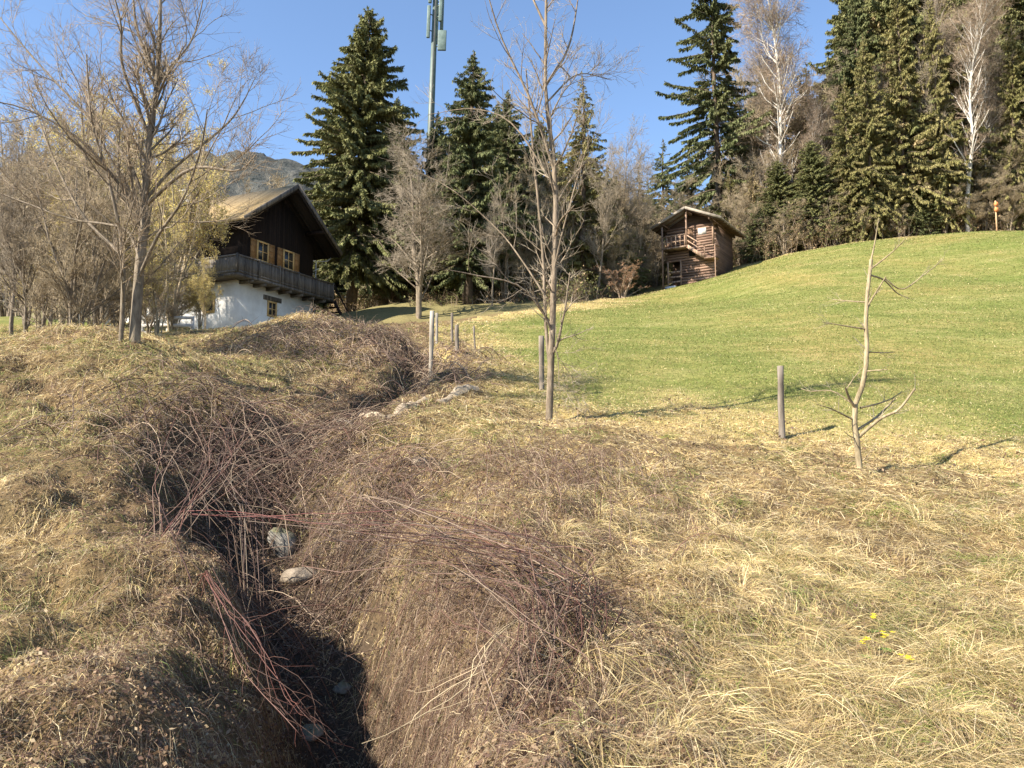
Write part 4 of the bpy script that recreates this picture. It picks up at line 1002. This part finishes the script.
un.obj('rafters', M_LOGS, ro, usecol=False)
m = MB()
for sg in (-1, 1): m.bar((W/2, -1.19, RZ-.05), (W/2+sg*(W/2+1.0), -1.19, EZ-.03), .05, .2)
m.obj('bargeboard', mat_plain('pale_barge', (.17,.14,.11), (.33,.28,.22), 3), ro, usecol=False)
# balcony with railing, stair and landing
m = MB(); m.box((-.1, -1.0, 3.10), (2.15, -.06, 3.22)); m.prism([(-.95, 3.09), (-.10, 3.09), (-.10, 2.35)], 'x', .2, 1.9) if False else None
m.obj('balcony_floor', M_BRAIL, bn, usecol=False)
m = MB()
for xx in np.linspace(-.05, 1.9, 6): m.box((xx-.035, -.98, 3.222), (xx+.035, -.91, 4.1))
m.box((-.1, -1.0, 4.1), (2.0, -.88, 4.17)); m.box((-.1, -.97, 3.6), (2.0, -.92, 3.68))
m.obj('balcony_railing', M_BRAIL, bn, usecol=False)
m = MB(); a = np.array([2.15, -.95, 3.15]); b = np.array([3.75, -.95, 1.95])
for yy in (-.97, -.12): m.bar((2.12, yy, 3.14), (3.6, yy, 2.05), .06, .26)
for q in np.linspace(.06, .95, 7): m.box((2.12+q*1.48-.13, -.93, 3.14-q*1.09-.02), (2.12+q*1.48+.13, -.16, 3.14-q*1.09+.03))
m.obj('stairs', M_BRAIL, bn, usecol=False)
m = MB()
m.bar((2.12, -.97, 4.0), (3.6, -.97, 2.95), .06, .08); m.bar((2.12, -.97, 3.6), (3.6, -.97, 2.5), .05, .06)
m.box((3.55, -1.0, 1.95), (4.5, -.06, 2.05)); m.box((3.55, -1.0, 2.9), (4.5, -.94, 2.97)); m.box((3.55, -1.0, 2.45), (4.5, -.94, 2.52)); m.box((3.55, -1.0, 2.052), (3.62, -.93, 3.0)); m.box((4.43, -1.0, -.5), (4.5, -.93, 3.0)); m.box((4.43, -.92, 2.9), (4.5, -.1, 2.97))
m.obj('landing', M_BRAIL, bn, usecol=False)
for xx in (-.06, 2.05, 4.02):
    p = MB(); p.box((xx-.06, -1.0 if xx < 3 else -.14, -.1 if xx < 0 else 3.24), (xx+.06, -.88 if xx < 3 else -.061, EZ+.02+ (0 if xx < 1 or xx > 3 else .9))); p.obj('post', M_BRAIL, bn, usecol=False)
m = MB()
for zz in (.55, .95, 1.35): m.box((.0, -.06, zz), (1.23, -.0, zz+.12))
m.box((-.02, -.08, .3), (.10, .04, 2.3)); m.box((1.13, -.08, .3), (1.24, .04, 2.3)); m.obj('slatted_gate', M_BRAIL, bn, usecol=False)
m = MB(); m.box((1.5, -.075, 3.24), (2.3, -.052, 4.75)); m.obj('door', mat_wood('barn_door', (.09,.05,.03), (.2,.12,.07), 7, 0, (8, 8, 1)), bn, usecol=False)
m = MB(); m.box((1.95, -.08, 2.5), (2.5, -.055, 2.95)); m.obj('window', M_DARK, bn, usecol=False)  # flat slab on the wall, its dark colour paints the opening's shade
m = MB(); m.box((2.0, -.34, 4.45), (3.5, -.30, 4.85)) if False else m.box((2.75, -.08, 4.15), (3.45, -.055, 4.65)); m.obj('hatch', M_PALEW, bn, usecol=False)

# ------------------------------------------------------------------ antenna mast
b = gpt(424, 66); top = at(437, -40, 66); hm = top[2]-b[2]
ms = empty('antenna_mast', b, 0, (0, math.atan2(top[0]-b[0], hm))); tag(ms, 'tall grey green steel mobile phone mast rising between two spruces', 'mast')
M_MAST = mat_plain('mast_paint', (.055,.08,.062), (.095,.125,.10), 2, 3, .001, rough=.5, spec=.4)
M_ANT = mat_plain('antenna_panel', (.09,.13,.115), (.16,.21,.19), 3, 3, .001, rough=.5)
m = MB(); m.tube([(0, 0, -.5), (0, 0, hm*.5), (0, 0, hm)], [.36, .29, .22], 16); m.obj('pole', M_MAST, ms, sm=True, usecol=False)
m = MB(); m.tube([(.05, -.45, 1), (.05, -.38, hm*.5), (.05, -.30, hm)], .05, 6); m.obj('cable', mat_plain('cable', (.05,.05,.05), (.08,.08,.08), 5), ms, usecol=False)
def zz_(py): return at(430, py, 66)[2]-b[2]
for dx, dy, p0, p1, w_ in [(-.50, -.35, 40, 8, .3), (.75, -.3, 52, 32, .75), (.55, -.45, 24, 2, .32), (-.45, -.3, 5, -30, .3), (.6, .3, 28, -8, .3), (.1, .7, 40, 0, .3), (.5, -.4, -2, -30, .3)]:
    m = MB(); m.box((dx-w_/2, dy-.12, zz_(p0)), (dx+w_/2, dy+.1, zz_(p1))); o = m.obj('antenna_panel', M_ANT, ms, usecol=False)
    mod = o.modifiers.new('b', 'BEVEL'); mod.width = .05; mod.segments = 2
    for q in (.25, .75):
        m = MB(); z = zz_(p0)+(zz_(p1)-zz_(p0))*q; m.bar((0, 0, z), (dx, dy, z), .07, .07)
        m.obj('bracket', M_MAST, o, usecol=False)

# ------------------------------------------------------------------ fence posts, marker
M_POST = mat_plain('weathered_post', (.08,.065,.05), (.27,.225,.18), 7, 6, .01, (1, 1, .2))
M_POSTP = mat_plain('pale_post', (.15,.13,.105), (.40,.355,.29), 7, 6, .01, (1, 1, .2))
FG = 'wooden fence posts along the meadow'
for px, Y, top, r_, tl, mt, lab in [
   (430, 20, 311, .06, 1, M_POSTP, 'tallest whitish wooden post, nearest of the posts where the gully meets the meadow corner'),
   (457, 20.5, 325, .055, 0, M_POST, 'grey wooden post with its foot in dry grass, just right of the tallest whitish post'),
   (436.5, 27, 313, .05, 0, M_POSTP, 'small pale post seen directly behind the tallest whitish post'),
   (452, 27.5, 313, .05, 0, M_POST, 'small far post between the tallest whitish post and the leaning stick'),
   (475, 23, 326, .03, -4, M_POST, 'thin leaning wooden stick at the lower left corner of the meadow'),
   (542, 17, 336, .06, 0, M_POST, 'grey wooden post standing right behind the slim bare tree trunk'),
   (782.5, 13.5, 366, .055, 0, M_POST, 'lone grey wooden post left of the pruned sapling')]:
    b = gpt(px, Y); h = at(px, top, Y)[2]-b[2]
    m = MB(); rr = np.random.default_rng(int(px)); k = np.linspace(0, 1, 6)
    P = np.stack([k*0+np.cumsum(rr.normal(size=6))*.004, k*0+np.cumsum(rr.normal(size=6))*.004, -.35+k*(h+.35)], -1)
    m.tube(P, r_*(1+rr.normal(size=6)*.06), 7)
    o = m.obj('fence_post', mt, None, sm=False, usecol=False); o.location = b; o.rotation_euler = (0, R(tl), 0)
    tag(o, lab, 'post', FG)
b = gpt(997, 60.5); o = empty('trail_marker', b); tag(o, 'wooden post with an orange marker standing at the meadow crest before the forest', 'marker')
m = MB(); m.tube([(0, 0, -.4), (0, 0, 2.5)], .06, 7); m.obj('post', mat_plain('marker_post', (.38,.22,.12), (.55,.34,.2), 5), o, usecol=False)
M_OR = mat_plain('orange_paint', (.60,.20,.07), (.72,.27,.10), 5, 3, .001)
for z in (1.75, 2.2):
    m = MB(); m.tube([(0, -.07, z), (0, -.13, z)], .18, 14); m.obj('disc', M_OR, o, usecol=False)

# ------------------------------------------------------------------ brambles
M_CANE = mat_leafy('bramble_cane', 0, .55, .35)
PAL_RED = np.array([[.08,.04,.026],[.12,.06,.04],[.06,.034,.02],[.20,.13,.085],[.17,.12,.08]])
PAL_BRN = np.array([[.13,.08,.055],[.19,.12,.08],[.08,.05,.035],[.28,.20,.13],[.36,.27,.18]])
def canes(n, sx, sy, az, L, lift, r, pal, g, N=9, side=.25, twigs=2, tl=.25, c0=.4, wob=.06):
    """arching canes from (sx,sy) arrays, heading az, arch height lift"""
    t = np.linspace(0, 1, N)
    cr = g.normal(0, side, n)
    x = sx[:, None]+L[:, None]*(np.cos(az)[:, None]*t-np.sin(az)[:, None]*cr[:, None]*t*t)
    y = sy[:, None]+L[:, None]*(np.sin(az)[:, None]*t+np.cos(az)[:, None]*cr[:, None]*t*t)
    z0 = H(sx, sy)[:, None]; gz = H(x, y)
    zl = z0*(1-t)+H(x[:, -1], y[:, -1])[:, None]*t
    z = np.maximum(zl+lift[:, None]*4*t*(1-t*(1-.15)), gz+.02)
    P = np.stack([x, y, z], -1)+np.cumsum(g.normal(size=(n, N, 3))*wob*L[:, None, None]/N, 1)
    P[:, 0, 2] -= .02
    R_ = r[:, None]*np.linspace(1, .4, N)[None]
    m = MB(); V, f = tubes(P, R_, 4); cc = pick_g(pal, n, g); m.add(V, f, c=np.repeat(cc, N*4, 0))
    if twigs:
        P2, R2 = grow(P, R_, n*twigs, .15, (tl*.5, tl), (.4, 1.1), -.1, .16, 5, .6, g, .2, minr=.0012)
        V, f = tubes(P2, R2, 3); m.add(V, f, c=np.repeat(pick_g(pal, n*twigs, g), 15, 0))
    return m
def pick_g(pal, n, g): return pal[g.integers(0, len(pal), n)]*g.uniform(.75, 1.2, (n, 1))
def ppx(px, py):
    """ground point seen at a photo pixel (march along the ray)"""
    o = np.array([0, 0, CH]); d = at(px, py, 1.0)-o
    for Y in np.arange(2.2, 90, .04):
        p = o+d*Y
        if p[2] < float(H(p[0], p[1])): return p
    return p
def bramble(name, px, py, n, spreadr, azr, Lr, liftr, pal, lab, seed, rad=(.0025, .005), twigs=2, tl=.25, cat='bramble', group=None, side=.25, wob=.06):
    g = np.random.default_rng(seed); c = ppx(px, py)
    sx = c[0]+g.normal(0, spreadr[0], n); sy = c[1]+g.normal(0, spreadr[1], n)
    sc = max(1, c[1]/7)
    m = canes(n, sx, sy, g.uniform(azr[0], azr[1], n), g.uniform(*Lr, n), g.uniform(*liftr, n), g.uniform(*rad, n)*sc, pal, g, twigs=twigs, tl=tl, side=side, wob=wob)
    V0 = np.array([c[0], c[1], c[2]]); m.V = [v-V0 for v in m.V]
    o = m.obj(name, M_CANE); o.location = V0; return tag(o, lab, cat, group)
def guided(name, pts, n, jit, rad, pal, lab, seed, twigs=3, tl=.3, group=None, ext=.25):
    g = np.random.default_rng(seed); C0 = np.array([at(*p) for p in pts]); P = []
    for k in range(n):
        q = C0+g.normal(size=C0.shape)*np.array(jit)*np.linspace(.35, 1.4, len(C0))[:, None]
        q[-1] += (q[-1]-q[-2])*g.uniform(-.6, ext)
        c_ = resample(q, 14); c_[:, 2] = np.maximum(c_[:, 2], H(c_[:, 0], c_[:, 1])+.01); c_[0, 2] = H(c_[0, 0], c_[0, 1])-.03; P.append(c_)
    P = np.array(P)+np.cumsum(g.normal(size=(n, 14, 3))*.009, 1); R_ = g.uniform(*rad, n)[:, None]*np.linspace(1, .4, 14)[None]
    m = MB(); V, f = tubes(P, R_, 5); m.add(V, f, c=np.repeat(pick_g(pal, n, g), 14*5, 0))
    P2, R2 = grow(P, R_, n*twigs, .2, (tl*.4, tl), (.4, 1.0), -.15, .15, 5, .6, g, .2, minr=.0014)
    V, f = tubes(P2, R2, 3); m.add(V, f, c=np.repeat(pick_g(pal, n*twigs, g), 15, 0))
    V0 = P[0, 0].copy(); m.V = [v-V0 for v in m.V]; o = m.obj(name, M_CANE); o.location = V0; return tag(o, lab, 'bramble', group)
BG = 'brambles in the ditch'
DRK = np.array([[.055,.024,.016],[.08,.036,.024],[.05,.03,.02],[.14,.08,.055],[.17,.12,.08]])
guided('bramble_bush', [(560,690,4.5),(575,620,4.8),(545,572,5.2),(470,545,5.7),(395,525,6.3),(320,500,7.2)], 40, (.24,.24,.14), (.003,.0065), DRK, 'sheaf of dark red bramble canes arching left over the middle of the ditch', 101, twigs=4, tl=.4, group=BG)
guided('bramble_bush', [(520,735,4.0),(540,650,4.5),(520,590,5.0),(470,565,5.4),(420,575,5.7)], 22, (.24,.24,.13), (.0025,.004), DRK*1.2, 'second smaller sheaf of brown canes rising below the dark red one', 102, twigs=5, group=BG)
guided('bramble_bush', [(200,560,6.2),(225,600,5.7),(250,650,5.3),(285,700,5.0),(325,735,4.8)], 9, (.09,.09,.05), (.002,.0048), np.array([[.12,.045,.032],[.19,.10,.075],[.09,.045,.03]]), 'few bright red canes hanging down the left side of the ditch', 103, twigs=5, tl=.35, group=BG, ext=.1)
guided('bramble_bush', [(150,512,7.2),(240,516,7.2),(330,520,6.9),(440,522,6.6),(530,548,6.0)], 3, (.08,.09,.05), (.003,.0045), np.array([[.14,.045,.035]]), 'long nearly level red canes spanning the ditch above the big stone', 104, twigs=3, tl=.4, group=BG)
guided('bramble_bush', [(262,530,7.6),(225,480,8.0),(250,455,8.3),(300,448,8.6),(350,468,8.6)], 10, (.3,.3,.16), (.003,.005), np.array([[.24,.18,.12],[.17,.11,.07],[.12,.07,.05]]), 'looping pale tan canes over the dark bend of the ditch', 105, twigs=4, tl=.4, group=BG)
guided('bramble_bush', [(160,545,6.6),(200,470,7.6),(235,420,8.6),(290,390,9.4)], 16, (.25,.2,.15), (.003,.005), DRK*1.5, 'upright reddish canes leaning over the upper left edge of the ditch', 106, twigs=4, tl=.4, group=BG)
guided('bramble_bush', [(545,610,5.2),(500,640,4.9),(450,690,4.6),(380,745,4.5)], 6, (.14,.14,.08), (.003,.005), np.array([[.42,.33,.2],[.34,.25,.15]]), 'thin pale stems crossing the dark ditch bottom diagonally', 107, twigs=2, tl=.3, group=BG)
for i_ in (): pass
bramble('bramble_bush', 215, 440, 230, (.8, 1.1), (-1.6, .8), (.8, 1.9), (.12, .45), np.vstack([PAL_RED, PAL_BRN*.8]), 'large tangle of purplish brown canes in the upper left bend of the ditch', 3, twigs=4, tl=.4, group=BG, side=.4, wob=.12)  # brown share dimmed to put the bend's shadow into the canes
bramble('bramble_bush', 300, 470, 240, (.6, .8), (0, 6.28), (.5, 1.5), (.08, .35), np.vstack([PAL_RED, PAL_BRN]), 'brown cane tangle around the stone slab in the ditch', 4, twigs=4, tl=.35, group=BG, side=.4, wob=.14)
bramble('bramble_bush', 390, 500, 260, (.4, .6), (0, 6.28), (.3, .8), (.05, .25), np.vstack([PAL_RED*1.3, PAL_BRN]), 'low reddish thicket on the right side of the ditch above the arching canes', 5, twigs=4, tl=.3, group=BG, side=.4, wob=.14)
bramble('bramble_bush', 500, 655, 900, (.42, .7), (0, 6.28), (.08, .32), (.03, .16), np.vstack([PAL_BRN, PAL_RED*.9]), 'dense brown undergrowth on the right slope of the ditch at the bottom centre', 6, rad=(.0012, .0028), twigs=5, tl=.13, group=BG, side=.4, wob=.14)
bramble('bramble_bush', 345, 590, 160, (.35, .6), (0, 6.28), (.3, .9), (.05, .35), np.vstack([PAL_BRN*.6, PAL_RED*.8]), 'clutter of thin brown canes darkened with painted shade under the arching sheaf', 17, twigs=4, tl=.3, group=BG, side=.4, wob=.14)  # palette dimmed so these canes carry the shade of the ditch
bramble('bramble_bush', 195, 470, 150, (.5, .8), (-1.2, .9), (.4, 1.1), (.1, .4), np.vstack([DRK, PAL_BRN*.5]), 'tangle of canes blackened with painted shade hanging under the upper left edge of the ditch', 18, twigs=4, tl=.3, group=BG, side=.4, wob=.14)  # canes blackened to paint the shadow on the left ditch wall
bramble('bramble_bush', 408, 655, 420, (.22, .75), (0, 6.28), (.07, .30), (.03, .15), np.vstack([PAL_BRN, PAL_RED]), 'brown leafless creepers covering the steep right wall of the ditch', 19, rad=(.0012, .0028), twigs=5, tl=.14, group=BG, side=.4, wob=.14)
bramble('bramble_bush', 310, 650, 200, (.35, .9), (0, 6.28), (.4, 1.2), (.02, .25), np.vstack([PAL_BRN, PAL_RED]), 'thin dead canes crossing the dark bottom of the ditch', 7, twigs=2, tl=.3, group=BG, side=.3, wob=.12)
bramble('bramble_bush', 560, 480, 420, (.7, 1.0), (0, 6.28), (.2, .6), (.08, .3), np.vstack([PAL_BRN, PAL_RED*1.2]), 'low purplish scrub on the bank below the slim bare tree', 8, rad=(.002, .0035), twigs=4, tl=.22, group=BG, side=.4, wob=.14)
bramble('bramble_bush', 340, 345, 700, (1.7, 1.2), (0, 6.28), (.3, .9), (.08, .28), np.vstack([PAL_BRN, PAL_BRN*1.1]), 'wide brown scrub covering the mound below the chalet', 9, rad=(.0025, .004), twigs=4, tl=.4, group=BG, side=.4, wob=.14)
bramble('bramble_bush', 205, 325, 110, (1.0, 1.0), (0, 6.28), (.5, 1.6), (.3, .8), np.vstack([PAL_BRN, PAL_BRN*1.4]), 'leafless scrub between the spreading tree and the chalet wall', 10, rad=(.003, .004), twigs=6, tl=.5, group=BG, side=.4, wob=.14)
bramble('bramble_bush', 450, 372, 90, (.6, .8), (0, 6.28), (.3, .8), (.08, .25), np.vstack([PAL_BRN]), 'brown scrub at the foot of the two nearest fence posts', 11, twigs=3, tl=.3, group=BG, side=.4, wob=.14)
bramble('bramble_bush', 120, 420, 60, (.9, .9), (0, 6.28), (.3, .9), (.03, .15), np.vstack([PAL_BRN]), 'dead flattened stems on the left bank below the spreading tree', 12, twigs=3, tl=.25, group=BG, side=.4, wob=.14)
# single tall weed stalks
g = np.random.default_rng(77)
for px, py, h, lean, lab in [(200, 600, .85, (-.28, .0), 'tall dark dead stalk rising from the left bank'), (515, 600, .65, (.25, .1), 'dead pale stalk left of the reddish dock plant'),
    (470, 540, .5, (-.05, .1), 'thin dead stalk on the bank right of the ditch'), (610, 545, .45, (.1, .1), 'thin bent dead stalk mid bank below the slim tree')]:
    p = ppx(px, py); k = np.linspace(0, 1, 7)[:, None]
    P = k*np.array([lean[0]*h*1.5, lean[1], h])+np.cumsum(g.normal(size=(7, 3))*.012, 0)*[1, 1, 0]; P[0] = [0, 0, -.05]
    m = MB(); m.tube(P, np.linspace(.006, .002, 7), 5, c=(.13, .07, .055))
    P2, R2 = grow(P[None], np.full((1, 7), .004), 9, .35, (.1, .3), (.4, .9), .3, .12, 5, .6, g, minr=.0012)
    V, f = tubes(P2, R2, 3); m.add(V, f, c=(.18, .11, .08))
    o = m.obj('dead_stalk', M_CANE); o.location = p; tag(o, lab, 'plant', 'dead stalks')

# ------------------------------------------------------------------ stones
M_STONE = mat_plain('stone', (.10,.09,.075), (.36,.33,.28), 7, 8, .03)
M_STONEP = mat_plain('pale_stone', (.14,.11,.08), (.38,.31,.23), 7, 8, .03)
def mossy(m):
    nt = m.node_tree; b = nt.nodes['Principled BSDF']; src = b.inputs['Base Color'].links[0].from_socket
    gm = nd(nt, 'ShaderNodeNewGeometry'); sp = nd(nt, 'ShaderNodeSeparateXYZ'); nt.links.new(gm.outputs['Normal'], sp.inputs[0])
    tc = nd(nt, 'ShaderNodeTexCoord'); n = noise(nt, tc.outputs['Object'], 9, 5, .7)
    a = nd(nt, 'ShaderNodeMath', operation='MULTIPLY_ADD'); nt.links.new(n.outputs[0], a.inputs[0]); a.inputs[1].default_value = 2.2; a.inputs[2].default_value = -1.25
    c = nd(nt, 'ShaderNodeMath', operation='ADD'); c.use_clamp = True; nt.links.new(a.outputs[0], c.inputs[0]); nt.links.new(sp.outputs[2], c.inputs[1])
    d = nd(nt, 'ShaderNodeMath', operation='MULTIPLY'); nt.links.new(c.outputs[0], d.inputs[0]); d.inputs[1].default_value = .75
    nt.links.new(mix(nt, d.outputs[0], src, (.10, .10, .03)), b.inputs['Base Color'])
mossy(M_STONE)
def stone(px, py, size, lab, seed, mat=M_STONE, sq=.0, name='stone', sink=.38):
    g = np.random.default_rng(seed); p = ppx(px, py)
    nu, nv = 18, 12; u = np.linspace(0, 2*np.pi, nu, endpoint=False)[None]; v = np.linspace(.001, np.pi-.001, nv)[:, None]
    D_ = np.stack([np.sin(v)*np.cos(u), np.sin(v)*np.sin(u), np.cos(v)+0*u], -1); lump = (1+.28*(vnoise(u*1.3+seed*3.1+0*v, v*2.1+0*u)-.5))[..., None]
    e = 1-sq; D2 = np.sign(D_)*np.abs(D_)**e
    pl = norm(g.normal(size=(9, 3))); cut = g.uniform(.55, .95, 9)
    for q, c_ in zip(pl, cut):
        dt = (D2*q).sum(-1, keepdims=True); D2 = D2-q*np.maximum(dt-c_, 0)
    V = D2*lump*np.array(size)/2; V = V.reshape(-1, 3)
    I = np.arange(nu*nv).reshape(nv, nu); q = np.stack([I[:-1], np.roll(I[:-1], -1, 1), np.roll(I[1:], -1, 1), I[1:]], -1).reshape(-1, 4)
    o = mesh_from(name, V, [q[:, ::-1]], None, mat, smooth_sh=False); o.location = p+[0, 0, size[2]*(.5-sink)]; o.rotation_euler = (g.normal()*.15, g.normal()*.15, g.uniform(-.5, .5))
    return tag(o, lab, 'stone', 'stones in and beside the ditch')
stone(283, 552, (.42, .36, .5), 'big squarish grey stone block in the ditch with moss on top', 1, M_STONE, .55, sink=.35)
stone(300, 580, (.46, .34, .26), 'flat tan stone just below the big block in the ditch', 2, M_STONEP)
stone(327, 583, (.26, .2, .12), 'small flat pale stone right of the tan stone in the ditch', 3, M_STONEP)
stone(420, 466, (.24, .2, .22), 'rounded white stone on the bank right of the ditch', 4, M_STONEP)
stone(290, 447, (.45, .3, .2), 'long tan stone in the ditch bend below the mound', 7, M_STONEP)
stone(345, 690, (.22, .2, .14), 'dark wet stone in the bottom of the ditch', 8)
stone(312, 735, (.2, .2, .14), 'smaller dark wet stone nearest the camera in the ditch', 9)
stone(345, 424, (.5, .3, .12), 'flat pale stone at the lower end of the bare earth edge', 10, M_STONEP)
# bare earth edge between gully and bank
ed = resample([ppx(*p) for p in ((340,426),(375,416),(410,407),(450,398),(478,390))], 60)
g = np.random.default_rng(8); T_ = norm(np.gradient(ed, axis=0)); nrm = norm(np.stack([-T_[:, 1], T_[:, 0], 0*T_[:, 0]], -1))
wv_ = (.05+.06*vnoise(np.arange(60)*.35, np.zeros(60)))[:, None]
rows = [ed+nrm*wv_*k for k in (-1, -.4, .4, 1)]; dzs = (-.02, .035, .04, -.02)
V = np.stack([np.stack([r_[:, 0], r_[:, 1], H(r_[:, 0], r_[:, 1])+dz+.02+.02*vnoise(r_[:, 0]*9, r_[:, 1]*9)], -1) for r_, dz in zip(rows, dzs)], 1)
I = np.arange(240).reshape(60, 4); q = np.stack([I[:-1, :-1], I[1:, :-1], I[1:, 1:], I[:-1, 1:]], -1).reshape(-1, 4)
tag(mesh_from('path', V.reshape(-1, 3), [q], None, mat_plain('pale_earth', (.22,.17,.11), (.46,.37,.26), 14, 6, .02), smooth_sh=True), kind='structure')
# yellow flowers
M_FLOW = mat_leafy('petal', .3, .6, .3)
g = np.random.default_rng(5)
for px, py, lab in [(874, 636, 'yellow primrose, topmost of the four'), (864, 662, 'yellow primrose, leftmost and brightest of the four'), (886, 655, 'yellow primrose half hidden between the others'), (910, 680, 'yellow primrose, lowest and rightmost of the four')]:
    p = ppx(px, py); o = empty('primrose', p); tag(o, lab, 'flower', 'yellow primroses in the dry grass')
    m = MB(); lf = MB()
    for k in range(5):
        cxy = g.normal(size=2)*.02; z = .11+g.random()*.05
        for q in range(5):
            a = q*1.2566+g.random()*.2; r_ = .021
            c_ = np.array([cxy[0], cxy[1], z])
            m.add([c_, c_+[math.cos(a-.5)*r_*.8, math.sin(a-.5)*r_*.8, .004], c_+[math.cos(a)*r_, math.sin(a)*r_, .006], c_+[math.cos(a+.5)*r_*.8, math.sin(a+.5)*r_*.8, .004]], [(0,1,2,3)], c=(.75,.60,.03))
    for q in range(8):
        a = q*.785+g.random()*.3; r_ = .06; w_ = .015
        d = np.array([math.cos(a), math.sin(a), 0]); s_ = np.array([-d[1], d[0], 0])
        lf.add([(0, 0, .01), d*r_*.5+s_*w_+[0, 0, .04], d*r_+[0, 0, .03], d*r_*.5-s_*w_+[0, 0, .04]], [(0,1,2,3)], c=(.14,.22,.05))
    m.obj('petals', M_FLOW, o); lf.obj('leaves', M_FLOW, o)
# reddish dock leaves
p = ppx(578, 597); m = MB()
for q in range(9):
    a = g.uniform(0, 6.28); r_ = g.uniform(.06, .12); w_ = .022; d = np.array([math.cos(a), math.sin(a), 0]); s_ = np.array([-d[1], d[0], 0]); u_ = g.uniform(.03, .10)
    m.add([(0, 0, .02), d*r_*.5+s_*w_+[0, 0, u_], d*r_+[0, 0, u_*.8], d*r_*.5-s_*w_+[0, 0, u_]], [(0,1,2,3)], c=(.36, .11, .045))
o = m.obj('dock_plant', M_FLOW); o.location = p; tag(o, 'withered rust red dock leaves beside the arching canes', 'plant')

# ------------------------------------------------------------------ light, sky, camera
w = bpy.data.worlds.new('World'); scene.world = w; w.use_nodes = True; nt = w.node_tree
bgn = nt.nodes['Background']; sky = nd(nt, 'ShaderNodeTexSky', sky_type='NISHITA'); sky.sun_disc = False
sky.sun_elevation = SUN_EL; sky.sun_rotation = math.atan2(SUN_AZ[0], SUN_AZ[1]); sky.altitude = 900; sky.air_density = 1.0; sky.dust_density = .25; sky.ozone_density = 2.6
nt.links.new(sky.outputs[0], bgn.inputs[0]); bgn.inputs[1].default_value = .1
sd = bpy.data.lights.new('sun', 'SUN'); sd.energy = 5; sd.angle = R(.53); sd.color = (1, .925, .81)
so = bpy.data.objects.new('sun', sd); col.objects.link(so)
from mathutils import Vector
dv = Vector((SUN_AZ[0]*math.cos(SUN_EL), SUN_AZ[1]*math.cos(SUN_EL), math.sin(SUN_EL)))
so.rotation_euler = dv.to_track_quat('Z', 'Y').to_euler(); so.location = (-20, -10, 30)
cd = bpy.data.cameras.new('camera'); co = bpy.data.objects.new('camera', cd); col.objects.link(co)
cd.sensor_width = 36; cd.lens = 36*F/1024; cd.clip_start = .05; cd.clip_end = 6000
co.location = (0, 0, CH); co.rotation_euler = (R(90)+PITCH, 0, 0); scene.camera = co
vs = scene.view_settings; vs.view_transform = 'Standard'; vs.look = 'None'; vs.exposure = 1.5; vs.gamma = 1; vs.use_curve_mapping = False
scene.cycles.use_denoising = True; scene.cycles.max_bounces = 6; scene.cycles.transparent_max_bounces = 4
